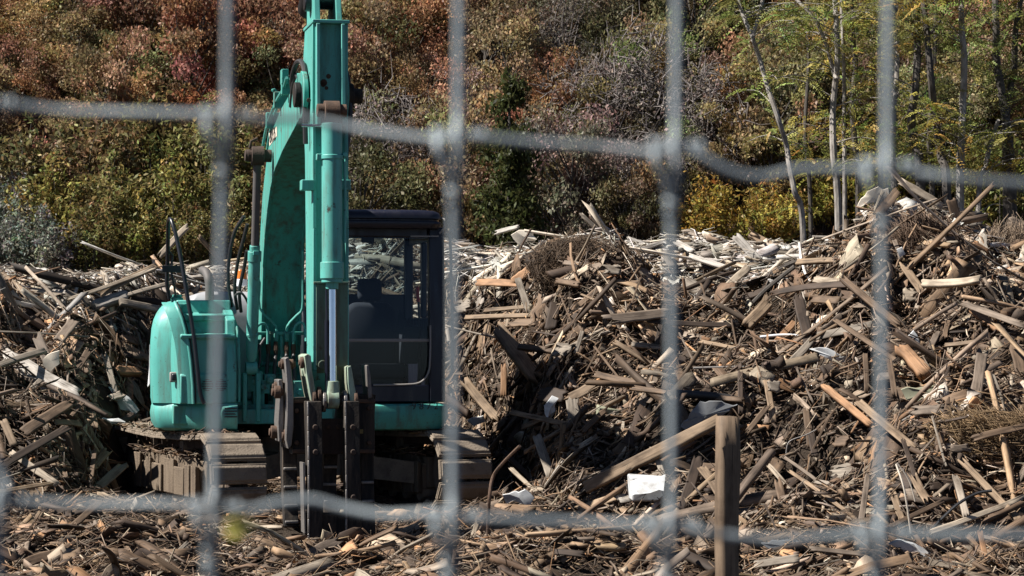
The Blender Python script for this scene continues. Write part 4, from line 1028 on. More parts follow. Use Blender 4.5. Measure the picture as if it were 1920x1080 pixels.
HAND = [
 (1096, 916, 1352, 786, 25, 'tan', 'beam', 'long tan brown beam with a sunlit edge leaning up to the square post'),
 (928, 608, 1014, 722, 30, 'tan', 'beam', 'thick tan beam sloping down the heap beside the cab'),
 (868, 710, 938, 792, 19, 'tan', 'beam', 'tan beam slanting down behind the front of the cab skirt'),
 (945, 682, 944, 752, 13, 'orange tan', 'beam', 'upright pale orange stick standing just beside the cab'),
 (1058, 752, 1130, 712, 22, 'tan', 'board', 'tan board pair tilted upward above the dark hollow'),
 (1072, 742, 1078, 800, 28, 'weathered grey', 'board', 'weathered grey board standing upright under the tilted tan boards'),
 (1006, 815, 1034, 896, 20, 'weathered grey', 'board', 'flat grey board sliding down beside the track end'),
 (955, 876, 1020, 936, 9, 'pale', 'lath', 'thin pale lath slanting down next to the muddy track'),
 (1542, 722, 1636, 800, 15, 'orange tan', 'beam', 'orange tan squared timber slanting down the middle of the heap'),
 (1608, 752, 1716, 842, 19, 'tan', 'board', 'tan board lying parallel below the orange tan timber'),
 (1684, 650, 1738, 706, 27, 'orange tan', 'log', 'short fat split log with pinkish heartwood under the tall peak'),
 (1728, 532, 1838, 524, 17, 'pale', 'beam', 'pale level beam with an orange end below the tall peak'),
 (1494, 492, 1640, 486, 13, 'tan', 'beam', 'tan pole lying level at the foot of the tall peak'),
 (1686, 338, 1768, 388, 17, 'pale', 'board', 'pale plank crowning the very top of the tall peak'),
 (1782, 372, 1796, 418, 22, 'brown', 'board', 'brown board hanging down the shoulder of the tall peak'),
 (1396, 432, 1468, 470, 19, 'tan', 'board', 'tan plank pointing up from the crest between two wires'),
 (1376, 440, 1424, 492, 21, 'bright white', 'board', 'light-whitened board with a hole on the crest'),
 (1800, 566, 1925, 612, 16, 'grey brown', 'board', 'grey brown board running out at the picture edge'),
 (1822, 580, 1876, 622, 16, 'orange tan', 'beam', 'short raw orange beam below the grey brown board'),
 (126, 562, 292, 502, 8, 'pale', 'lath', 'long thin pale lath lying across the boards beside the mirror'),
 (186, 552, 294, 498, 17, 'tan', 'board', 'wide tan board tilted up toward the side mirror'),
 (224, 566, 326, 586, 16, 'weathered grey', 'beam', 'grey beam lying level just above the teal cowl'),
 (-6, 662, 152, 752, 44, 'bright white', 'board', 'big peeling white board on the slope at the picture edge'),
 (42, 812, 132, 756, 26, 'brown', 'board', 'brown board with nail holes below the peeling white board'),
 (299, 482, 354, 422, 13, 'pale', 'beam', 'pale beam sticking up behind the black handrail'),
 (372, 442, 424, 500, 9, 'tan', 'lath', 'tan lath leaning behind the curved exhaust pipe'),
 (872, 596, 1002, 592, 10, 'tan', 'beam', 'level tan pole behind the top of the sloping beam'),
 (1478, 882, 1612, 978, 8, 'tan', 'lath', 'long thin lath slanting down in the shadowed hollow'),
 (1468, 856, 1540, 908, 7, 'grey brown', 'lath', 'short thin lath above the longer shadowed lath'),
 (866, 1078, 1012, 1022, 26, 'dark brown', 'board', 'dark brown warped board in the near chips under the fence wire'),
 (648, 1082, 700, 1046, 48, 'orange tan', 'slab', 'raw orange wedge of wood in the near chips below the grapple'),
 (380, 992, 532, 988, 7, 'pale', 'lath', 'pale lath lying level in front of the muddy track'),
 (398, 1040, 468, 968, 14, 'brown', 'board', 'brown stake tilted in the chips before the track'),
 (560, 1046, 640, 1010, 24, 'grey brown', 'slab', 'grey brown slab in front of the grapple tines'),
 (880, 1006, 1000, 968, 10, 'brown', 'beam', 'brown stick lying behind the bent rusty rod'),
 (1112, 700, 1212, 722, 16, 'brown', 'board', 'brown plank lying level over the dark hollow'),
 (1150, 640, 1232, 690, 10, 'tan', 'lath', 'tan lath slanting down beneath the fibre ball'),
 (1130, 600, 1260, 585, 24, 'grey brown', 'board', 'wide grey brown sheet jutting out below the crest'),
 (1245, 470, 1260, 500, 16, 'weathered grey', 'board', 'short grey stub standing up on the crest behind a wire'),
 (1282, 528, 1330, 560, 26, 'weathered grey', 'log', 'stubby grey block end below the white crest'),
 (1340, 560, 1404, 500, 18, 'pale', 'board', 'pale board tilted up under the light-whitened crest board'),
 (1400, 610, 1440, 570, 24, 'tan', 'beam', 'chunky tan timber end sticking out below the crest'),
 (1310, 640, 1420, 660, 9, 'tan', 'lath', 'tan strip lying above the bent white pipe'),
 (1560, 596, 1700, 690, 12, 'brown', 'board', 'brown board sliding down in the gully under the tall peak'),
 (1576, 520, 1688, 612, 15, 'brown', 'beam', 'long brown pole running down the gully under the tall peak'),
 (1800, 860, 1925, 990, 14, 'tan', 'lath', 'tan reed strip slanting at the lower picture corner'),
 (1740, 1000, 1925, 930, 12, 'pale', 'lath', 'pale reed strip rising out of the lower picture corner'),
 (1360, 1060, 1440, 1010, 22, 'brown', 'board', 'brown board in the chips beside the foot of the post'),
 (1540, 1000, 1660, 1060, 20, 'grey brown', 'board', 'grey brown board in the near chips beside the white strip'),
 (0, 876, 130, 800, 18, 'dark brown', 'board', 'dark board low on the heap before the track'),
 (110, 1010, 190, 940, 16, 'brown', 'board', 'brown plank end tilted out of the straw'),
 (30, 1060, 150, 1020, 22, 'brown', 'slab', 'brown slab in the chips at the lower picture corner'),
 (236, 690, 330, 744, 14, 'dark brown', 'beam', 'dark beam tilted down behind the teal cowl'),
 (60, 560, 0, 512, 14, 'tan', 'board', 'tan board at the crest by the picture edge'),
 (108, 640, 140, 600, 24, 'grey brown', 'board', 'grey brown board standing above the peeling white board'),
 (205, 612, 206, 652, 18, 'weathered grey', 'board', 'short grey board upright on the slope beside the cowl'),
 (1086, 400, 1130, 440, 9, 'weathered grey', 'lath', 'grey lath poking above the crest behind the fibre ball'),
 (1104, 396, 1150, 452, 10, 'grey brown', 'lath', 'second grey brown lath poking above the crest'),
 (926, 438, 978, 424, 9, 'bright white', 'lath', 'light-whitened stick on the crest beside the cab roof'),
 (960, 530, 1000, 500, 20, 'orange tan', 'board', 'raw orange board chip on the slope beside the cab'),
 (880, 530, 985, 532, 18, 'orange tan', 'board', 'reddish board lying level on the slope beside the cab'),
 (1718, 378, 1776, 412, 15, 'dark brown', 'slab', 'curved dark bark slab right under the plank crowning the tall peak'),
 (1762, 420, 1822, 456, 15, 'tan', 'beam', 'tan beam sloping down the shoulder of the tall peak'),
 (1824, 454, 1854, 472, 9, 'orange tan', 'beam', 'short bright orange stick at the end of the sloping shoulder beam'),
 (1744, 474, 1788, 430, 10, 'grey brown', 'log', 'grey brown log leaning against the sloping shoulder beam'),
 (1598, 456, 1628, 414, 10, 'tan', 'lath', 'tan lath leaning in the hollow left of the peak'),
 (1640, 456, 1692, 430, 7, 'pale', 'lath', 'thin pale pole just behind the fourth fence wire'),
 (1686, 434, 1764, 420, 16, 'brown', 'board', 'reddish brown board bridging the hollow under the tall peak'),
 (1888, 412, 1934, 436, 26, 'grey brown', 'board', 'broad grey brown board end at the picture edge beside the peak'),
 (1120, 448, 1152, 474, 14, 'weathered grey', 'board', 'weathered grey board tilted on the crest right of the fibre ball'),
 (1128, 482, 1160, 452, 12, 'bright white', 'beam', 'light-whitened squared stick crossing the crest right of the fibre ball'),
 (1180, 474, 1256, 450, 9, 'bright white', 'lath', 'long light-whitened lath lying level on the crest before the third wire'),
 (1170, 448, 1210, 462, 20, 'bright white', 'board', 'wide light-whitened plank tilted on the crest before the third wire'),
 (1262, 452, 1300, 472, 15, 'bright white', 'board', 'light-whitened plank just past the third wire on the crest'),
 (1366, 548, 1388, 520, 26, 'brown', 'log', 'brown rooty stump end below the light-whitened crest board'),
]
for k_, h_ in enumerate(HAND): piece(*h_, lift=.8 if k_ == 0 else .34)

# ------------------------------------------------------------------ other pieces, each described by its look and its place on the heap
def zone(px, py):
    if py > 1000: v = 'in the near chips '
    elif py > 900: v = 'on the chips '
    else: v = ''
    if px < 300:
        if py < 560: return 'on the crest beside the side mirror'
        if py < 650: return 'on the slope beside the teal cowl'
        if py < 750: return 'around the peeling white board'
        if py < 880: return 'low on the heap beside the muddy track'
        return v + 'before the track at the picture edge'
    if px < 540: return 'behind the teal cowl' if py < 800 else v + 'before the muddy track'
    if px < 860: return 'behind the cab' if py < 800 else v + 'around the grapple'
    bands = [(1010, 'beside the cab'), (1160, 'below the fibre ball'), (1300, 'between cab and square post'), (1420, 'above the square post'), (1560, 'beside the tall peak'), (1720, 'under the tall peak'), (1840, 'below the peak shoulder'), (9999, 'at the picture edge beyond the peak')]
    z_ = [b for a, b in bands if px < a][0]
    if py > 900:
        z_ = [b for a, b in [(1060, 'beyond the bent rusty rod'), (1240, 'under the white foam block'), (1330, 'beside the square post'), (1480, 'past the square post'), (1640, 'below the shadowed hollow'), (1760, 'around the white strip'), (9999, 'under the straw tuft')] if px < a][0]
        return v + z_
    ry = float(ridge_py(px)); f_ = (py - ry) / (940 - ry)
    h_ = 'on the crest ' if f_ < .12 else 'high on the slope ' if f_ < .36 else 'halfway up the slope ' if f_ < .66 else 'low on the slope '
    return h_ + z_
seen = {}
made = 0; tries = 0; rs3 = np.random.RandomState(77)
NRAND = 212
pend = []
while made < NRAND and tries < 6000:
    tries += 1
    px = rs3.uniform(5, 1915); py = rs3.uniform(max(350, float(ridge_py(px)) - 5), 1070)
    if 205 < px < 930 and 395 < py < 985: 
        if not (px < 285 and py < 800) and not (px > 865 and py < 800): continue
    if 480 < px < 730 and py > 700: continue
    if any(abs(px - (h_[0] + h_[2]) / 2) + abs(py - (h_[1] + h_[3]) / 2) < 34 for h_ in HAND): continue
    if any(abs(px - a) + abs(py - b_) < 30 for a, b_ in pend): continue
    kind = rs3.choice(['board', 'board', 'board', 'beam', 'lath', 'slab', 'log'], p=[.2, .2, .16, .17, .14, .10, .03])
    Lp = {'board': 40 + 150 * rs3.rand() ** 2, 'beam': 45 + 190 * rs3.rand() ** 2.2, 'lath': 50 + 190 * rs3.rand() ** 2, 'slab': rs3.uniform(28, 75), 'log': rs3.uniform(35, 75)}[kind]
    wp = {'board': rs3.uniform(9, 25), 'beam': rs3.uniform(7, 15), 'lath': rs3.uniform(3, 6), 'slab': rs3.uniform(18, 40), 'log': rs3.uniform(13, 22)}[kind]
    if py > 950: Lp *= .7; wp *= .75
    an = rs3.normal(0, 30) if rs3.rand() < .55 else rs3.choice([-1, 1]) * rs3.uniform(35, 90)
    if px > 1200 and rs3.rand() < .35: an = abs(an)
    if abs(an) > 40 and Lp > 80: Lp = 50 + .3 * Lp
    if kind == 'slab': an *= .6
    if (py - float(ridge_py(px))) / 500 < .13: an = np.clip(an, -35, 35) * (.5 if abs(an) > 35 else 1)
    cx_, sy_ = math.cos(R(an)) * Lp / 2, math.sin(R(an)) * Lp / 2
    fr_ = (py - float(ridge_py(px))) / 500
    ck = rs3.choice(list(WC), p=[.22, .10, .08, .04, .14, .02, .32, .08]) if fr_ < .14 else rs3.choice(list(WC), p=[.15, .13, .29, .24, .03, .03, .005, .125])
    size = ('long ' if Lp > 110 else 'short ' if Lp < 60 else '') + ('wide ' if kind in ('board', 'slab') and wp > 19 else 'narrow ' if kind in ('board', 'beam') and wp < 11 else '')
    tilt = 'lying level' if abs(an) < 14 else 'standing steeply' if abs(an) > 62 else ('sloping down away from the excavator' if an > 0 else 'rising away from the excavator')
    if px < 500: tilt = tilt.replace('down away from', 'down toward').replace('rising away from', 'rising toward')
    nm = {'board': 'board', 'beam': 'beam', 'lath': 'lath', 'slab': 'splintered slab', 'log': 'split log'}[kind]
    lab = f'{size}{ck} {nm} {tilt} {zone(px, py)}'
    if lab in seen or len(lab.split()) > 16: continue
    seen[lab] = 1; pend.append((px, py)); made += 1
    piece(px - cx_, py - sy_, px + cx_, py + sy_, wp, ck, kind, lab, lift=.12 + .16 * rs3.rand())

# ------------------------------------------------------------------ other objects on the heap and the ground
def solo(mb, name, mat, label, cat, bevel=0, **k): return tag(mb.build(name, mat, None, bevel, **k), label, cat)
M['post'] = mat_wood('post_wood')
d = 12.0; s = d / F
me = plank_mesh('square_post', Wp(1361, 1250, d), Wp(1365, 780, d), 36 * s, 36 * s, (.28, -1, 0), (.165, .115, .075), np.random.RandomState(3), S=9, Kc=5, jag=.08, bow=.002)
tag(link('square_post', me), 'square brown timber post standing upright in the near ground', 'post')
mb = MB(); dd = 17.0
mb.tube(smooth_path([Wp(915, 1036, dd), Wp(915, 985, dd), Wp(918, 930, dd - .05), (Wp(925, 893, dd)), Wp(945, 866, dd - .1), Wp(975, 836, dd - .2)]), .0125, 8)
solo(mb, 'bent_rod', M['rust'], 'thin rusty rod bent over at the top standing before the track end', 'rod')
mb = MB(); a = ray_surface(1100, 996) - .05; mb.tube([Wp(862, 1000, a), Wp(1100, 996, a), Wp(1325, 992, a)], .028, 12)
solo(mb, 'long_pipe', M['brown_steel'], 'long dark rusty pipe lying level on the chips beside the post', 'pipe')
M['bamboo'] = mat_worn('green_bamboo', (.09, .10, .045), dirt_amt=.4, rough=.5)
mb = MB(); mb.tube([Wp(918, 1010, a - .3), Wp(1100, 1006, a - .3), Wp(1170, 1001, a - .3)], .012, 10); solo(mb, 'green_cane', M['bamboo'], 'thin green cane lying under the long rusty pipe', 'cane')
mb = MB(); a = ray_surface(1150, 1000) - .1; mb.tube([Wp(1128, 990, a), Wp(1168, 1010, a)], .014, 10); solo(mb, 'green_cane', M['bamboo'], 'short green cane stub slanting across the long rusty pipe', 'cane')
mb = MB(); a = ray_surface(1330, 745) - .25; mb.tube(smooth_path([Wp(1268, 738, a), Wp(1330, 742, a), Wp(1372, 748, a), Wp(1408, 758, a)]), .034, 14)
solo(mb, 'black_pipe', M['rubber'], 'fat black pipe lying level above the square post', 'pipe')
def sheet(name, outline, mat, label, cat, d0=None, th=.02, lift=.12, wav=.012, seed=1, tilt=(0, 0)):
    r_ = random.Random(seed); cx_ = sum(p[0] for p in outline) / len(outline); cy_ = sum(p[1] for p in outline) / len(outline)
    a_ = (ray_surface(cx_, cy_) - lift - .28) if d0 is None else d0
    o2_ = []
    for (xa_, ya_), (xb_, yb_) in zip(outline, outline[1:] + outline[:1]):
        ln_ = math.hypot(xb_ - xa_, yb_ - ya_); k_ = max(1, int(ln_ / 9))
        for q_ in range(k_): o2_.append((xa_ + (xb_ - xa_) * q_ / k_ + r_.uniform(-.14, .14) * min(ln_, 22), ya_ + (yb_ - ya_) * q_ / k_ + r_.uniform(-.14, .14) * min(ln_, 22)))
    outline = o2_
    f_ = [Wp(px, py, a_ + r_.uniform(-wav, wav) + (px - cx_) / F * a_ * tilt[0] + (cy_ - py) / F * a_ * tilt[1]) for px, py in outline]
    bkk = [p + Vector((0, th, th * .3)) for p in f_]; n_ = len(f_); c_ = sum(f_, Vector()) / n_ + Vector((0, -wav, 0)); cb = c_ + Vector((0, th, th * .3))
    mb = MB(); vs = f_ + bkk + [c_, cb]
    fs = [(i, (i + 1) % n_, 2 * n_) for i in range(n_)] + [(n_ + (i + 1) % n_, n_ + i, 2 * n_ + 1) for i in range(n_)] + [(i, n_ + i, n_ + (i + 1) % n_, (i + 1) % n_) for i in range(n_)]
    mb.add(vs, fs); return solo(mb, name, mat, label, cat)
M['foam'] = mat_worn('dirty_white_foam', (.50, .51, .51), dirt=(.16, .13, .10), dirt_amt=.6, rough=.85, streak=False, vary=.08)
M['plastic_grey'] = mat_worn('grey_plastic_sheet', (.17, .175, .18), dirt=(.10, .09, .08), dirt_amt=.4, rough=.35, streak=False)
M['greenish'] = mat_worn('greenish_board', (.25, .25, .17), dirt_amt=.4, rough=.7, streak=False)
def lump(name, px, py, wx, wz, wy, mat, label, cat, ry=0, lift=.12, cut=.35, seed=2):
    a_ = ray_surface(px, py) - lift - .2; c_ = Wp(px, py, a_); s_ = a_ / F; r_ = random.Random(seed)
    mb = MB(); vs = []
    for z in (-1, 1):
        for x, y in ((-1, -1), (1, -1), (1, 1), (-1, 1)):
            vs.append(Matrix.Rotation(ry, 3, 'Y') @ Vector((x * wx * s_ / 2 * (1 - cut * r_.random()), y * wy / 2 * (1 - cut * r_.random()), z * wz * s_ / 2 * (1 - cut * r_.random()))) + c_)
    mb.add(vs, [(3, 2, 1, 0), (4, 5, 6, 7), (0, 1, 5, 4), (1, 2, 6, 5), (2, 3, 7, 6), (3, 0, 4, 7)])
    return solo(mb, name, mat, label, cat, .015)
lump('foam_block', 1212, 916, 76, 52, .28, M['foam'], 'white foam block with a broken dark underside before the leaning beam', 'foam block', R(6))
sheet('foam_sheet', [(1184, 902), (1246, 894), (1246, 918), (1222, 924), (1184, 930)], M['foam'], 'thin white foam sheet lying on the white foam block', 'foam sheet', lift=.3, wav=.003, tilt=(0, 1.2))
sheet('foam_sheet', [(944, 928), (986, 920), (1000, 934), (994, 948), (972, 940), (948, 944)], M['foam'], 'crumpled white foam sheet beside the muddy track end', 'foam sheet', lift=.15, seed=3)
lump('concrete_lump', 1140, 780, 56, 38, .2, M['greenish'], 'greenish grey rounded lump in the dark hollow', 'lump', R(12), cut=.45, seed=5)
lump('plastic_bucket', 190, 866, 24, 36, .14, M['foam'], 'small white tub standing on the chips beside the muddy track', 'tub', 0, cut=.08, lift=.2)
sheet('plastic_sheet', [(205, 728), (232, 740), (262, 768), (250, 776), (222, 764)], M['foam'], 'white torn plastic sheet below the teal cowl', 'plastic sheet', seed=4)
sheet('plastic_sheet', [(184, 786), (222, 784), (236, 790), (200, 796)], M['foam'], 'white plastic scrap lying flat below the teal cowl', 'plastic scrap', seed=6)
sheet('plastic_sheet', [(1520, 652), (1556, 656), (1596, 672), (1606, 690), (1586, 686), (1540, 668)], M['foam'], 'twisted white plastic sheet beside the bent white pipe', 'plastic sheet', seed=8)
sheet('plastic_sheet', [(1262, 732), (1284, 730), (1282, 744), (1266, 748)], M['foam'], 'small white plastic scrap at the end of the fat black pipe', 'plastic scrap', seed=9)
sheet('plastic_sheet', [(1276, 800), (1310, 756), (1352, 752), (1382, 762), (1330, 790), (1290, 812)], M['plastic_grey'], 'grey crumpled plastic sheet under the fat black pipe', 'plastic sheet', seed=10)
sheet('plastic_sheet', [(1690, 730), (1750, 724), (1800, 716), (1790, 736), (1740, 756), (1700, 752)], M['greenish'], 'pale green torn sheet in a hollow below the split log', 'torn sheet', seed=12)
sheet('white_strip', [(1668, 1020), (1682, 1012), (1732, 1030), (1790, 1066), (1784, 1078), (1728, 1050)], M['foam'], 'glossy white plastic strip lying in the near chips', 'plastic strip', th=.03, seed=13)
sheet('plastic_sheet', [(1430, 1018), (1480, 1012), (1510, 1022), (1500, 1034), (1446, 1032)], M['plastic_grey'], 'crumpled grey sheet in the near chips between post and white strip', 'plastic sheet', seed=14)
sheet('plastic_sheet', [(1702, 632), (1712, 622), (1722, 640), (1726, 662), (1714, 656)], M['foam'], 'white crumpled plastic scrap above the split log', 'plastic scrap', seed=15)
sheet('plastic_sheet', [(1682, 468), (1692, 464), (1698, 476), (1688, 482)], M['foam'], 'tiny white plastic scrap below the tall peak', 'plastic scrap', seed=16)
sheet('plastic_sheet', [(1020, 760), (1034, 742), (1046, 750), (1040, 772), (1024, 784)], M['foam'], 'white plastic bag scrap beside the upright grey board', 'plastic scrap', seed=17)
sheet('plastic_sheet', [(878, 788), (906, 780), (912, 792), (888, 798)], M['foam'], 'white plastic scrap at the corner of the cab skirt', 'plastic scrap', seed=18)
sheet('tan_disc', [(80, 672), (96, 660), (112, 660), (112, 684), (96, 696), (82, 688)], M['cream'], 'rounded orange tan offcut above the peeling white board', 'offcut', seed=19)
sheet('plywood_sheet', [(1612, 372), (1636, 352), (1668, 354), (1660, 374), (1630, 380), (1610, 392)], M['cream'], 'pale curled plywood sheet at the very top of the peak', 'plywood sheet', seed=20)
sheet('plywood_sheet', [(960, 440), (975, 430), (1000, 434), (1006, 452), (970, 458)], M['cream'], 'curved pale plywood sheet on the crest beside the cab roof', 'plywood sheet', seed=21)
sheet('blue_scrap', [(1318, 522), (1326, 518), (1328, 528), (1320, 532)], mat_flat('blue_plastic', (.04, .10, .35)), 'tiny blue plastic scrap under the white crest', 'plastic scrap', seed=22)
mb = MB(); a = ray_surface(1470, 640) - .5
mb.tube(smooth_path([Wp(1425, 632, a), Wp(1470, 628, a), Wp(1503, 631, a), Wp(1510, 638, a), Wp(1511, 656, a)], 4), .013, 8); solo(mb, 'white_pipe', M['white'], 'thin white pipe bent square near the middle of the heap', 'pipe')
def wire(pts, r, mat, label, lift=.2, name='loose_wire', cat='wire'):
    cx_ = sum(p[0] for p in pts) / len(pts); cy_ = sum(p[1] for p in pts) / len(pts); a_ = ray_surface(cx_, cy_) - lift - .25
    mb = MB(); rr = random.Random(int(cx_)); mb.tube(smooth_path([Wp(x, y, a_ + rr.uniform(-.05, .05)) for x, y in pts]), r, 7); solo(mb, name, mat, label, cat)
wire([(1636, 822), (1690, 790), (1740, 762), (1800, 740)], .008, M['gasket'], 'grey cable running up from the shadowed hollow')
wire([(1474, 850), (1480, 828), (1510, 816), (1530, 806)], .005, M['gasket'], 'thin looped wire hanging over the shadowed hollow')
wire([(1542, 930), (1580, 924), (1600, 900), (1598, 878)], .007, M['gasket'], 'pale curved wire lying inside the shadowed hollow')
wire([(1384, 918), (1420, 880), (1430, 876)], .006, M['gasket'], 'short grey wire leaning beside the top of the post')
wire([(1310, 870), (1324, 890), (1340, 908)], .012, M['white'], 'white hose end beside the top of the post', name='white_hose', cat='hose')
wire([(1740, 1000), (1790, 950), (1830, 926), (1860, 920)], .011, M['black'], 'curved dark branch low in the straw corner', name='dark_branch', cat='branch')
wire([(1680, 870), (1696, 920), (1708, 1000)], .007, M['cream'], 'thin straw stalk leaning in front of the dark straw corner', name='straw_stalk', cat='stalk', lift=.4)
wire([(1682, 868), (1704, 900), (1716, 940)], .005, M['cream'], 'shorter bent straw stalk crossing the leaning stalk', name='straw_stalk', cat='stalk', lift=.4)
wire([(1405, 545), (1450, 512), (1500, 490), (1530, 500), (1560, 480)], .030, M['bark_dark'], 'gnarled dark branch along the foot of the tall peak', name='dark_branch', cat='branch')
wire([(1400, 580), (1440, 540), (1490, 500)], .022, M['bark_dark'], 'forked dark branch below the gnarled branch', name='dark_branch', cat='branch')
wire([(1790, 440), (1820, 418), (1848, 400)], .008, M['bark_pale'], 'thin pale stick poking out past the peak shoulder', name='pale_stick', cat='stick')
wire([(262, 708), (290, 742), (330, 800)], .014, M['rust'], 'thin rusty bar slanting down behind the skirt', name='rusty_bar', cat='bar')
wire([(1300, 690), (1380, 688), (1440, 690)], .010, M['gasket'], 'straight grey rod lying level on the middle of the slope', name='grey_rod', cat='rod')
# ------------------------------------------------------------------ hill and trees
def hill_h(x, y):
    y = np.asarray(y, float)
    return np.where(y < 36, -.3, np.where(y < 46, .33 * (y - 36) - .25, 3.05 + .58 * (y - 46))) + np.clip((y - 36) / 6, 0, 1) * (.5 * vnoise(x, y, .12, 31) + .25 * vnoise(x, y, .4, 33))
xs = np.linspace(-70, 70, 150); ys = np.linspace(35, 140, 140); XX, YY = np.meshgrid(xs, ys)
vv = np.stack([XX, YY, hill_h(XX, YY)], -1).reshape(-1, 3); nu = len(xs); ii = np.arange(len(ys) - 1)[:, None] * nu + np.arange(nu - 1)[None]
o = link('hill', quad_mesh('hill', vv, np.stack([ii, ii + 1, ii + nu + 1, ii + nu], -1).reshape(-1, 4), M['litter'], smooth=True)); tag(o, 'steep hillside of brown leaf litter under autumn trees', 'hillside', kind='structure')
LR = np.random.RandomState(91)
def leaves(c, size, col, rs, up=.35, asp=1.7):
    """c (N,3) -> diamond leaf faces, each bent along its middle"""
    n = len(c); a = norm(rs.randn(n, 3) + np.array([0, 0, -.25])); nn = norm(rs.randn(n, 3) + np.array([0, 0, up])); b = norm(np.cross(nn, a)); nn = np.cross(a, b)
    s = size * rs.uniform(.6, 1.35, n)[:, None]
    V = np.stack([c - a * s * asp / 2, c + b * s * .5 + nn * s * .12, c + a * s * asp / 2, c - b * s * .5 + nn * s * .12], 1).reshape(-1, 3)
    Q = np.arange(n * 4).reshape(-1, 4); return V, Q, np.repeat(col, 4, 0)
def tint(n, rs, var=.2, hue=.08):
    return ((1 + var * rs.randn(n, 1)) * (1 + hue * rs.randn(n, 3) * np.array([1, .7, .5]))).clip(.25, 2.2)
def limb_tree(h, crown_c, crown_r, nb, r0, rs, lean=.1, fork=.35):
    """trunk with limbs to points in the crown; returns (MB, tips)"""
    mb = MB(); top = Vector((rs.randn() * lean, rs.randn() * lean, h)); mid = Vector((rs.randn() * lean * .6, rs.randn() * lean * .6, h * .5))
    tp = smooth_path([(0, 0, -.3), mid, top], 5); mb.tube(tp, [r0 * (1 - .75 * i / (len(tp) - 1)) for i in range(len(tp))], 6)
    tips = []
    for k in range(nb):
        a = rs.uniform(0, 2 * math.pi); rr = math.sqrt(rs.rand()); zz = rs.uniform(-.8, .95)
        q = Vector((crown_c[0] + math.cos(a) * rr * crown_r[0] * math.sqrt(1 - zz * zz * .7), crown_c[1] + math.sin(a) * rr * crown_r[1] * math.sqrt(1 - zz * zz * .7), crown_c[2] + zz * crown_r[2]))
        f = min(.95, max(fork * .6, (q.z - h * .35) / h * .9)); s = tp[int(f * (len(tp) - 1))]
        m = s.lerp(q, .5) + Vector((rs.randn(), rs.randn(), rs.rand() * .8)) * crown_r[0] * .12
        pth = smooth_path([s, m, q], 3); mb.tube(pth, [r0 * .42 * (1 - .85 * i / (len(pth) - 1)) for i in range(len(pth))], 4, cap=False)
        tips.append(np.array(q))
    return mb, np.array(tips)
def crown_pts(tips, per, spread, rs, dense=1.0):
    c = np.repeat(tips, per, 0); v = norm(rs.randn(len(c), 3)) * (rs.rand(len(c), 1) ** .45) * spread * rs.uniform(.6, 1.3, (len(tips), 1)).repeat(per, 0)
    v[:, 2] *= .62; return c + v
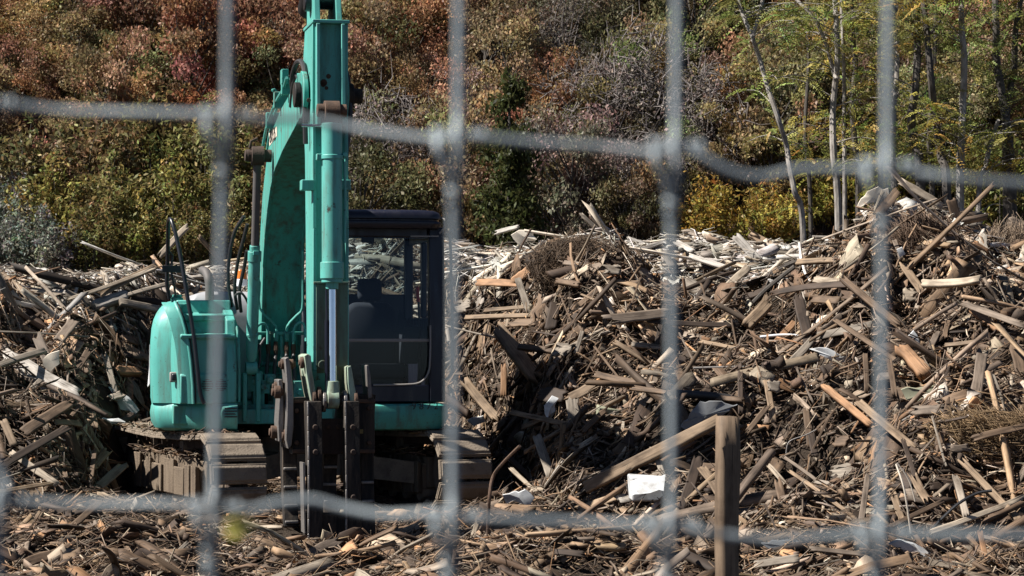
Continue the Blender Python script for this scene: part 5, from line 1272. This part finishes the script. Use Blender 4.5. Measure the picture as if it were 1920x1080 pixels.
def make_tree_mesh(kind, seed):
    rs = np.random.RandomState(seed)
    if kind == 'broad':
        h = rs.uniform(2.2, 3.0); mb, tips = limb_tree(h, (0, 0, h * .74), (1.35, 1.35, 1.35), 34, .07, rs, .25)
        c = crown_pts(tips, 260, .50, rs); V, Q, K = leaves(c, .056, tint(len(c), rs), rs)
        ct = np.repeat((1 + .28 * rs.randn(len(tips), 1)) * (1 + .10 * rs.randn(len(tips), 3)), 260, 0).clip(.45, 1.7)
        K = K * np.repeat(ct, 4, 0)
    elif kind == 'thin':
        h = rs.uniform(2.4, 3.2); mb, tips = limb_tree(h, (0, 0, h * .75), (1.2, 1.2, 1.1), 48, .06, rs, .2)
        for t_ in tips:
            for _ in range(5):
                e = Vector(t_) + Vector(rs.randn(3) * .28); mb.tube([Vector(t_) - Vector(rs.randn(3) * .1), e], [.008, .003], 3, cap=False)
        c = crown_pts(tips, 60, .42, rs); V, Q, K = leaves(c, .045, tint(len(c), rs), rs)
    elif kind == 'conifer':
        h = 3.9; mb = MB(); mb.tube([(0, 0, -.3), (0, 0, h)], [.10, .02], 7); pts = []
        for i in range(120):
            z = h * (1 - (1 - rs.rand()) ** .8 * .97); R_ = .95 * (1 - (z / h) ** 2.0) ** .8 * rs.uniform(.6, 1.05) + .08; a = rs.uniform(0, 6.28)
            tip = np.array([math.cos(a) * R_, math.sin(a) * R_, z + .15 * R_])
            mb.tube([(0, 0, z), tip], [.018, .005], 3, cap=False)
            m = 75; f = rs.rand(m, 1) ** .6; pts.append(np.array([0, 0, z]) * (1 - f) + tip * f + rs.randn(m, 3) * np.array([.10, .10, .085]))
        c = np.concatenate(pts); V, Q, K = leaves(c, .055, tint(len(c), rs, .28, .08), rs, .6, 2.2)
    elif kind == 'bare':
        h = rs.uniform(1.6, 2.2); mb, tips = limb_tree(h, (0, 0, h * .8), (1.1, 1.0, .85), 40, .05, rs, .2)
        for t_ in tips:
            for _ in range(12):
                s = Vector(t_) - Vector(rs.randn(3) * .12); m = s + Vector(rs.randn(3) * .14) + Vector((0, 0, .06)); e = m + Vector(rs.randn(3) * .16) + Vector((0, 0, .05))
                mb.tube([s, m, e], [.011, .007, .003], 3, cap=False)
        c = crown_pts(tips, 26, .38, rs); V, Q, K = leaves(c, .042, tint(len(c), rs), rs)
    else:   # leafy shrub: upright shoots with long leaves along them
        mb = MB(); pts = []; ct = []
        for k in range(46):
            a = rs.uniform(0, 6.28); o_ = rs.rand() ** .7; h = rs.uniform(.9, 2.05) * (1.1 - .35 * o_)
            b0 = Vector((math.cos(a) * .35 * o_, math.sin(a) * .35 * o_, -.15)); e = Vector((math.cos(a) * 1.0 * o_ + rs.randn() * .12, math.sin(a) * .9 * o_ + rs.randn() * .12, h)); m = b0.lerp(e, .55) + Vector((rs.randn() * .08, rs.randn() * .08, .12))
            sp = smooth_path([b0, m, e], 4); mb.tube(sp, [.014 * (1 - .8 * i_ / (len(sp) - 1)) for i_ in range(len(sp))], 4, cap=False)
            f = .22 + .8 * rs.rand(88) ** .8; ii_ = np.clip(f, 0, .999) * (len(sp) - 1); P0 = np.array([sp[int(x_)] for x_ in ii_]); P1 = np.array([sp[int(x_) + 1] for x_ in ii_]); fr_ = (ii_ % 1)[:, None]
            pts.append(P0 * (1 - fr_) + P1 * fr_ + rs.randn(88, 3) * np.array([.10, .10, .08])); ct.append(np.repeat(((1 + .25 * rs.randn(1, 1)) * (1 + .08 * rs.randn(1, 3))).clip(.5, 1.6), 88, 0))
        c = np.concatenate(pts); V, Q, K = leaves(c, .050, tint(len(c), rs, .25, .12) * np.concatenate(ct), rs, .35, 2.5)
    tm = bpy.data.meshes.new('trunk'); tm.from_pydata(mb.v, [], mb.f); tm.materials.append(M['twig'] if kind in ('bare', 'thin') else M['bark_dark']); tm.polygons.foreach_set('use_smooth', [True] * len(tm.polygons))
    return tm, quad_mesh('crown', V, Q, M['leaf'], {'col': K})
PROTO = {}
for kind, cnt in (('broad', 6), ('thin', 3), ('conifer', 1), ('bare', 4), ('shrub', 4)):
    PROTO[kind] = [make_tree_mesh(kind, 100 + i + len(kind) * 17) for i in range(cnt)]
def plant(kind, name, loc, sc, col, rz, k):
    tm, cm = PROTO[kind][k % len(PROTO[kind])]
    r_ = empty(name, loc, rz); r_.scale = sc if isinstance(sc, tuple) else (sc, sc, sc)
    t_ = link('trunk', tm, r_); c_ = link('crown', cm, r_); c_.color = (*col, 1)
    return r_
TC = {'rust orange': (0.279, 0.156, 0.091), 'brick red': (0.246, 0.139, 0.080), 'unused red': (0.260, 0.137, 0.097), 'olive brown': (0.235, 0.172, 0.093), 'golden brown': (0.274, 0.184, 0.097), 'dark olive': (0.181, 0.147, 0.076), 'grey brown': (0.254, 0.191, 0.143), 'olive green': (0.195, 0.168, 0.082), 'golden yellow': (0.326, 0.232, 0.095), 'dull maroon': (0.204, 0.132, 0.095)}
def pick(px, py, r):
    """dominant foliage colour by where on the hillside the tree stands"""
    if px < 330: o_ = [('olive brown', 4), ('dark olive', 2), ('golden brown', 5), ('rust orange', 4), ('dull maroon', 2 if py > 120 else 1)]
    elif px < 560: o_ = [('brick red', 3), ('rust orange', 5), ('golden brown', 3), ('olive brown', 2)]
    elif px < 860: o_ = [('rust orange', 7), ('brick red', 3), ('golden brown', 3), ('olive brown', 2)]
    elif px < 1150: o_ = [('olive brown', 3), ('golden brown', 4), ('rust orange', 3), ('grey brown', 2), ('dark olive', 2)]
    else: o_ = [('olive green', 4), ('dark olive', 4), ('olive brown', 3), ('golden brown', 2)]
    if py > 200 and 560 < px < 1350: o_ = [('grey brown', 5), ('dark olive', 2), ('olive brown', 2), ('golden brown', 1)]
    n_, w_ = zip(*o_); return n_[r.choice(len(n_), p=np.array(w_) / sum(w_))]
trees = []                                            # (object, colour word, kind phrase, px, py)
rt = np.random.RandomState(8); pts = []
tr_ = 0
while len(pts) < 288 and tr_ < 20000:
    tr_ += 1
    y = 45 + 17.5 * rt.rand(); hw = (1080 / F) * y; x = rt.uniform(-hw, hw)
    if y < (49.5 if CXP + F * x / y < 500 else 47.5 if CXP + F * x / y > 1200 else 45.5): continue
    if any((x - a) ** 2 + ((y - b_) * 1.1) ** 2 < (1.02 if y > 47 else 1.3) ** 2 for a, b_ in pts): continue
    z = float(hill_h(x, y)); px = CXP + F * x / y; py = HOR - (z + 2.0 - CAMZ) / y * F
    if py < -130: continue
    if 870 < px < 1040 and 60 < py < 500 and y < 47.5: continue
    pts.append((x, y))
    cw = pick(px, py, rt); kind = 'thin' if (cw in ('grey brown', 'dull maroon') and rt.rand() < .65) else 'broad'
    s = rt.uniform(.52, .86)
    c = np.array(TC[cw]) * (1 + .14 * rt.randn()) * (1 + .06 * rt.randn(3))
    o = plant(kind, 'autumn_tree', (x, y, z - .35), (s, s, s * rt.uniform(.95, 1.45)), tuple(c.clip(.01, .6)), rt.uniform(0, 6.28), rt.randint(99))
    trees.append((o, cw, 'sparse twiggy tree' if kind == 'thin' else 'leafy tree', px, py, 'autumn trees on the hillside'))
# a few more just beyond the frame, so the slope does not end at its edge
for k_ in range(70):
    y = 47 + 13 * rt.rand(); sx_ = rt.choice([-1, 1]); x = sx_ * y / F * rt.uniform(1120, 1750); z = float(hill_h(x, y)); px = CXP + F * x / y; py = HOR - (z + 2.0 - CAMZ) / y * F
    cw = pick(min(1900, max(10, px)), py, rt); s = rt.uniform(.6, .95)
    trees.append((plant('broad', 'autumn_tree', (x, y, z - .35), (s, s, s * 1.2), tuple((np.array(TC[cw]) * (1 + .12 * rt.randn())).clip(.01, .6)), rt.uniform(0, 6.28), rt.randint(99)), cw, 'leafy tree', px, py, 'autumn trees on the hillside'))
# dark conifer in the middle
x, y = Wp(955, 300, 43.5).x, 43.5
o = plant('conifer', 'conifer', (x, y, float(hill_h(x, y)) - .1), (.84, .84, 1.16), (.058, .066, .022), 1.0, 0); tag(o, 'dark green conifer standing upright in the middle of the brown hillside', 'conifer')
# bushes at the foot of the hill: bare grey ones, leafy yellow green ones
def bush(kind, px, pyc, d, s, col, label, name='bush'):
    hc = {'bare': 1.35, 'shrub': 1.15, 'broad': 2.0, 'thin': 2.1}[kind] * s
    best = None
    for dd in np.arange(35.5, 56, .1):                    # stand it where the slope puts its crown at that height
        x = (px - CXP) / F * dd; e = abs(float(hill_h(x, dd)) + hc - (CAMZ + (HOR - pyc) / F * dd))
        if best is None or e < best[0]: best = (e, dd, x)
    _, d, x = best
    o = plant(kind, name, (x, d, float(hill_h(x, d)) - .05), (s, s, s), col, rt.uniform(0, 6.28), rt.randint(99))
    if label: tag(o, label, 'bush')
    return o
for px, py, d, s, lab in ((1130, 225, 50, 1.05, 'large bare grey bush with domed top beside the dark conifer'), (1210, 190, 52, 1.2, 'bare grey bush behind the third fence wire'), (1010, 330, 44, .85, 'pale grey seed headed bush in front of the dark conifer'),
                          (1080, 345, 43, .8, 'bare grey thicket above the fibre ball'), (720, 300, 46, 1.1, 'bare purplish grey bush just above the cab roof'), (800, 330, 45, .9, 'bare grey bush beside the second fence wire'), (1190, 350, 43, .9, 'bare brown thicket above the crest before the third wire'),
                          (1300, 230, 50, 1.2, 'bare grey brown bush before the forked pale tree'), (690, 350, 42, .7, 'low bare bush right above the cab roof')):
    bush('bare', px, py, d, s, (.27, .215, .185), lab, 'bare_bush')
for px, py, d, s, col, lab in ((1330, 405, 36, .8, (.33, .235, .055), 'golden yellow bush rising behind the white crest'), (1440, 400, 36.5, .7, (.35, .26, .065), 'yellow leafed bush under the forked pale tree'), (1275, 415, 37, .4, (.26, .21, .05), 'small olive yellow bush at the third wire'),
                               (900, 395, 37, .62, (.11, .115, .03), 'dark green bush beside the cab roof'), (700, 340, 38, .42, (.18, .21, .05), 'fresh green leafy bush above the cab roof'), (985, 400, 38, .5, (.16, .15, .04), 'olive bush between conifer and crest'), (1130, 400, 38, .45, (.18, .18, .05), 'low green bush behind the crest laths'),
                               (905, 320, 44, .8, (.085, .095, .03), 'deep green bush at the foot of the dark conifer'), (1540, 360, 37.5, .55, (.34, .28, .07), 'pale yellow bush beside the pair of pale trunks'), (1490, 400, 35, .5, (.30, .24, .06), 'low yellow bush at the base of the forked pale tree')):
    bush('shrub', px, py, d, s, col, lab, 'leafy_bush')
k = 0
bl = []
for px, py, d, s, cw in ((60, 310, 40, 1.1, 0), (180, 280, 41, 1.15, 0), (290, 270, 40, 1.1, 1), (380, 290, 40, 1.05, 1), (455, 320, 41, .9, 1), (110, 380, 37, .95, 2), (215, 370, 37, .95, 1), (320, 360, 37, .9, 2), (410, 370, 37, .85, 1), (20, 440, 35, .7, 3), (90, 450, 35, .65, 3), (180, 440, 35.5, .7, 1), (270, 440, 35, .65, 2), (360, 440, 35, .65, 1), (440, 430, 35.5, .6, 1), (-60, 380, 37, .9, 3), (30, 390, 36.5, .75, 3), (500, 400, 36, .55, 1), (540, 300, 43, .9, 1)):
    col = [(.195, .150, .070), (.21, .180, .068), (.26, .215, .070), (.235, .235, .195)][cw]
    wd = ['brownish olive', 'olive green', 'yellow green', 'silvery grey'][cw]
    o = bush('shrub', px, py, d, s, col, None, 'leafy_bush'); bl.append((o, wd, 'leafy bush', px, py, 'bushes behind the debris crest beside the excavator'))
for px, py, d, s, cw in [(1350 + i * 62 + 20 * ((i * 7) % 3), 330 - 45 * ((i * 5) % 4), 39.5 + (i % 3) * 1.6, .8 + .12 * (i % 3), i % 3) for i in range(2, 11)]:
    col = [(.19, .19, .05), (.26, .22, .05), (.15, .15, .045)][cw]; wd = ['fresh green', 'yellow green', 'dark olive'][cw]
    o = bush('shrub', px, py, d, s, col, None, 'leafy_bush'); bl.append((o, wd, 'leafy bush', px, py, 'bushes between the trunks of the grove'))
# ------------------------------------------------------------------ grove of slender trunks with pinnate leaves
def spray_cloud(cen, ncl, spread, rs, size=.055, nl=11, L=.42):
    """drooping compound leaves: a bent stalk line with paired leaflets"""
    n = len(cen); d = norm(rs.randn(n, 3) * np.array([1, 1, .35]) + np.array([0, 0, -.15])); nn = norm(np.array([0, 0, 1.]) + rs.randn(n, 3) * .45); b = norm(np.cross(nn, d))
    Ls = L * rs.uniform(.6, 1.2, n); V = []; K = []
    tn = tint(n, rs, .25, .16)
    for k in range(nl):
        u = (k + .6) / nl; droop = -.30 * u * u
        base = cen + d * (Ls * u)[:, None] + np.array([0, 0, 1.]) * (Ls * droop)[:, None]
        for s_ in (-1, 1):
            a = norm(b * s_ + d * .45 + rs.randn(n, 3) * .15); wv = norm(np.cross(nn, a)); l_ = (size * (1.15 - .5 * abs(u - .45)) * rs.uniform(.8, 1.2, n))[:, None]
            V.append(np.stack([base, base + a * l_ * .5 + wv * l_ * .22, base + a * l_, base + a * l_ * .5 - wv * l_ * .22], 1)); K.append(np.repeat(tn * rs.uniform(.8, 1.2, (n, 1)), 4, 0))
    V = np.concatenate(V).reshape(-1, 3); return V, np.arange(len(V)).reshape(-1, 4), np.concatenate(K)
def grove(name, d, stems, bark, col, nspray, label, zlo=420, seed=0, spread=1.0, ytop=-260):
    rs = np.random.RandomState(400 + seed); s = d / F
    base = Wp(stems[0][0][-1][0], HOR + CAMZ / d * F + 5, d); base.z = -.1
    root = empty(name, base); tag(root, label, 'tree', 'slender trees of the grove behind the heap')
    mb = MB(); twigs = MB(); cen = []
    for pth, wpx in stems:
        P = [Wp(x, y, d + .12 * math.sin(i * 2.1 + seed)) - base for i, (x, y) in enumerate(pth)]
        if pth is stems[0][0]: P = P + [Vector((0, 0, -.2))]
        if pth[0][1] <= 5 and pth[0][1] > -5:                     # goes on above the frame
            dv = (P[0] - P[1]).normalized(); P = [P[0] + dv * 1.6 + Vector((rs.randn() * .1, 0, 0))] + P
        sp = smooth_path(P, 5); n = len(sp)
        r0 = wpx * s / 2 * 1.35; mb.tube(sp, [r0 * (.62 + .5 * i / (n - 1)) for i in range(n)], 8)
        for k in range(int(nspray * .9 / len(stems) / 9)):
            f = rs.rand() ** 1.0; p = sp[int(f * .82 * (n - 1))]
            a = rs.uniform(0, 6.28); ln = rs.uniform(.35, 1.25) * spread
            e = p + Vector((math.cos(a) * ln, math.sin(a) * ln * .8, rs.uniform(-.05, .45))); m = p.lerp(e, .5) + Vector((0, 0, .10))
            twigs.tube(smooth_path([p, m, e], 3), [.012, .010, .009, .007, .006, .004, .003][:7], 4, cap=False)
            for j in range(9):
                q = p.lerp(e, .25 + .75 * rs.rand()); cen.append((q.x + rs.randn() * .06, q.y + rs.randn() * .06, q.z + .06 + rs.randn() * .06))
    mb.add(twigs.v, twigs.f); mb.build('trunk', M[bark], root)
    V, Q, K = spray_cloud(np.array(cen), 1, 1, rs)
    cr = link('crown', quad_mesh('crown', V, Q, M['leaf'], {'col': K}), root); cr.color = (*col, 1)
G1, G2, G3 = (.27, .275, .085), (.34, .285, .07), (.225, .235, .08)
grove('slender_tree', 36.0, [([(1430, 0), (1420, 40), (1412, 70), (1425, 112), (1440, 165), (1460, 225), (1475, 275), (1480, 310), (1490, 360), (1506, 440)], 8), ([(1384, 0), (1396, 35), (1412, 70)], 6)], 'bark_pale', G1, 300, 'thin pale tree forking near the top, leaning in front of the brown hillside', seed=1)
grove('slender_tree', 37.5, [([(1565, 0), (1569, 60), (1570, 120), (1562, 200), (1563, 290), (1572, 410)], 10), ([(1490, -4), (1525, 32), (1548, 80), (1562, 130), (1568, 150)], 6)], 'bark_pale', G1, 260, 'pale grey trunk with a dark side branch, stouter of the close pair', seed=2)
grove('slender_tree', 38.2, [([(1577, 0), (1581, 90), (1583, 170), (1582, 260), (1584, 345)], 6)], 'bark_pale', G2, 120, 'thinner pale trunk of the close pair', seed=3)
grove('slender_tree', 39.5, [([(1600, 0), (1598, 60), (1604, 120), (1598, 200), (1606, 300), (1610, 380)], 9)], 'bark_dark', G3, 200, 'dark trunk standing just past the close pale pair', seed=4)
grove('slender_tree', 39.0, [([(1684, 0), (1682, 70), (1682, 130), (1676, 200), (1674, 290), (1676, 370)], 8)], 'bark_pale', G1, 170, 'pale trunk half hidden by the fourth fence wire', seed=5)
grove('slender_tree', 37.0, [([(1719, 0), (1720, 70), (1718, 150), (1709, 220), (1714, 270), (1726, 350)], 13), ([(1672, 8), (1690, 30), (1708, 55), (1718, 80)], 5)], 'bark_dark', G3, 220, 'stout dark trunk nearest the fourth fence wire', seed=6)
grove('slender_tree', 36.5, [([(1731, 0), (1738, 60), (1745, 140), (1752, 210), (1764, 290), (1776, 380)], 12), ([(1786, -2), (1764, 36), (1745, 62)], 4)], 'bark_dark', G2, 220, 'stout dark trunk slanting, with a thin branch reaching up', seed=7)
grove('slender_tree', 36.8, [([(1803, 0), (1804, 60), (1808, 115), (1805, 200), (1803, 260), (1800, 380)], 11)], 'bark_pale', G1, 240, 'mottled pale trunk standing alone above the peak shoulder', seed=8)
grove('slender_tree', 37.6, [([(1866, 0), (1868, 60), (1868, 110), (1880, 185), (1890, 260), (1898, 400)], 13)], 'bark_dark', G3, 240, 'dark trunk of the joined pair at the picture edge', seed=9)
grove('slender_tree', 38.0, [([(1914, 0), (1904, 60), (1901, 130), (1888, 195), (1886, 300), (1888, 400)], 11)], 'bark_dark', G1, 240, 'lichen grey trunk of the joined pair at the picture edge', seed=10)
grove('slender_tree', 37.2, [([(1872, 225), (1860, 262), (1848, 310), (1834, 400)], 8)], 'bark_pale', G2, 130, 'short slanting pale stem before the joined dark pair', seed=11)
grove('slender_tree', 38.6, [([(1652, 0), (1648, 120), (1654, 250), (1650, 380)], 7)], 'bark_dark', G2, 200, 'thin dark trunk hidden right behind the fourth fence wire', seed=12)
grove('slender_tree', 40.5, [([(1755, 0), (1750, 150), (1742, 260), (1748, 380)], 8)], 'bark_dark', G1, 200, 'faint dark trunk standing back between the stout pair', seed=13)
grove('slender_tree', 41.0, [([(1512, 0), (1516, 120), (1510, 250), (1520, 400)], 6)], 'bark_dark', G2, 200, 'slim dark stem standing back between forked tree and pale pair', seed=14)
# ---- labels for the repeated trees and bushes
def place_word(px, py, bushy):
    if bushy:
        h = 'low ' if py > 400 else 'tall ' if py < 300 else ''
        ld = [(150, 'behind the crest at the picture edge'), (300, 'behind the crest by the side mirror'), (430, 'around the first fence wire'), (620, 'beside the boom'), (1460, 'before the forked pale tree'), (1620, 'around the pale pair of trunks'), (1760, 'behind the tall peak'), (9999, 'under the joined dark pair')]
        return h, [b for a, b in ld if px < a][0]
    h = 'at the frame top' if py < 35 else 'high on the hill' if py < 110 else 'midway down the hill' if py < 190 else 'low on the hill' if py < 280 else 'at the hill foot'
    ld = [(110, 'by the picture corner'), (250, 'before the first wire'), (400, 'just before the first wire'), (520, 'past the first wire'), (640, 'behind the boom'), (760, 'past the arm'), (860, 'before the second wire'), (960, 'past the second wire'), (1090, 'above the conifer'), (1250, 'before the third wire'), (1380, 'past the third wire'), (1520, 'behind the forked tree'), (1640, 'behind the pale pair'), (1780, 'behind the stout pair'), (9999, 'behind the edge pair')]
    return h, [b for a, b in ld if px < a][0]
cls = {}
for o, cw, kd, px, py, grp in trees + bl:
    if not -40 < px < 1960:
        tag(o, 'leafy autumn tree continuing the hillside wood past the picture edge' if 'bush' not in kd else 'bush continuing the thicket past the picture edge', 'bush' if 'bush' in kd else 'tree', 'bushes past the picture edge' if 'bush' in kd else grp); continue
    bushy = 'bush' in kd; h, z_ = place_word(px, py, bushy)
    lab = f'{h}{cw} {kd} {z_}' if bushy else f'{cw} {kd} {h}, {z_}'
    cls.setdefault(lab, []).append((px, o, 'bush' if bushy else 'tree', grp))
ORD = ['first', 'second', 'third', 'fourth', 'fifth', 'sixth', 'seventh', 'eighth']
NUM = ['', '', 'two', 'three', 'four', 'five', 'six', 'seven', 'eight']
for lab, lst in cls.items():
    lst.sort(key=lambda a: a[0])
    for i, (px, o, cat, grp) in enumerate(lst):
        l_ = lab if len(lst) == 1 else f'{lab}, {"leftmost" if i == 0 else "rightmost" if i == len(lst) - 1 else ORD[min(i, 7)]} of {NUM[min(len(lst), 8)]}'
        tag(o, l_, cat, grp)
# ------------------------------------------------------------------ wire fence right before the camera
M['wire'] = mat_worn('galvanised_wire', (.30, .34, .36), dirt=(.09, .09, .09), dirt_amt=.5, rough=.5, metal=.35, vary=.25, scale=40, streak=False)
FD = 1.0
fence = empty('wire_fence', (0, FD, 0)); tag(fence, 'grey galvanised wire mesh fence with twisted knots, blurred close before the camera', 'fence')
def fw(px, py, dy=0): v = Wp(px, py, FD + dy); return v - Vector((0, FD, 0))
SC = FD / F; r0 = 8.4 * SC
STAY = [(-395, -2), (-24, -34), (425, 400), (858, 848), (1266, 1258), (1662, 1650), (2070, 2055)]
L1 = [(-500, 188), (-395, 190), (-200, 192), (5, 196), (110, 208), (250, 212), (385, 215), (425, 218), (470, 226), (560, 222), (640, 236), (720, 250), (820, 262), (858, 256), (900, 258), (1000, 268), (1130, 276), (1225, 287), (1266, 276), (1310, 290), (1370, 322), (1430, 332), (1500, 318), (1600, 318), (1658, 312), (1710, 322), (1790, 334), (1930, 346), (2070, 350), (2300, 360)]
L2 = [(-500, 930), (-395, 932), (0, 940), (150, 946), (300, 946), (400, 952), (470, 956), (520, 944), (585, 938), (640, 952), (720, 966), (800, 964), (850, 970), (930, 974), (1100, 980), (1220, 986), (1258, 984), (1330, 1000), (1450, 1012), (1560, 1006), (1650, 1000), (1740, 1002), (1860, 1004), (2055, 1010), (2300, 1015)]
def line(pts, nm):
    mb = MB(); mb.tube(smooth_path([fw(x, y, .004 * math.sin(x * .013)) for x, y in pts], 5), r0 * .92, 10); mb.build(nm, M['wire'], fence)
for pts in (L1, L2): line(pts, 'line_wire')
line([(x, y - 745) for x, y in L1], 'line_wire')
def ly_at(pts, x): return float(np.interp(x, [p[0] for p in pts], [p[1] for p in pts]))
for xt, xb in STAY:
    y1 = ly_at(L1, xt); x2 = xb; y2 = ly_at(L2, x2)
    for (xa, ya, xe, ye) in ((xt + 4, y1 - 745, xt, y1), (xt - 8, y1, x2, y2), (x2 - 2, y2, x2 - 8, y2 + 500)):
        mb = MB(); jog = 8
        mb.tube(smooth_path([fw(xa - 30, ya + 8, -.004), fw(xa - 26, ya + 26, -.006), fw(xa - 6, ya + 70, -.004), fw(xa, ya + 120, 0), fw((xa + xe) / 2 + 2, (ya + ye) / 2, .002), fw(xe + 1, ye - 60, 0), fw(xe, ye - 12, -.006), fw(xe + 2, ye + 30, -.007), fw(xe + 4, ye + 70, -.003)], 6), r0, 10)
        mb.build('stay_wire', M['wire'], fence)
    for (x, y) in ((xt, y1), (x2, y2)):
        mb = MB()
        for cx_, tilt in ((x - 34, .3), (x + 38, -.2)):                  # wrap on either side of the stay
            hp = []
            for k in range(26):
                a = k / 25 * 2 * math.pi * 1.6; v = fw(cx_ - 13 + 26 * k / 25, y + (2 if cx_ > x else -3)); hp.append(v + Vector((0, math.cos(a) * r0 * 1.25, math.sin(a) * r0 * 1.25)))
            mb.tube(hp, r0 * .62, 8)
        hp = []                                                          # tail wrapped round the stay below the knot
        for k in range(44):
            a = k / 43 * 2 * math.pi * 2.6; v = fw(x - 6 + 2 * k / 43, y + 66 + 58 * k / 43); hp.append(v + Vector((math.cos(a) * r0 * 1.35, math.sin(a) * r0 * 1.35, 0)))
        mb.tube(hp, r0 * .62, 8)
        mb.build('wire_knot', M['wire'], fence)
# a yellow leaf caught on the lower wire
lm = MB(); n = 12; L_, W_ = 62 * SC, 22 * SC; c = Wp(452, 986, FD - .012); rr = Matrix.Rotation(R(-14), 3, 'Y')
vs = []
for i in range(n + 1):
    u = i / n; w_ = W_ * math.sin(math.pi * min(1, u * .97 + .015)) ** .8 * (1.1 - .4 * u)
    for s_ in (-1, 0, 1): vs.append(c + rr @ Vector(((u - .5) * L_, -.006 * math.sin(u * 3) + abs(s_) * -.003, s_ * w_)))
lm.add(vs, [(i * 3 + k, i * 3 + k + 1, i * 3 + k + 4, i * 3 + k + 3) for i in range(n) for k in (0, 1)])
lo = lm.build('fallen_leaf', mat_flat('yellow_leaf', (.30, .27, .05), .6)); md = lo.modifiers.new('thickness', 'SOLIDIFY'); md.thickness = .0006
tag(lo, 'small yellow green leaf caught on the lower fence wire, blurred', 'leaf')
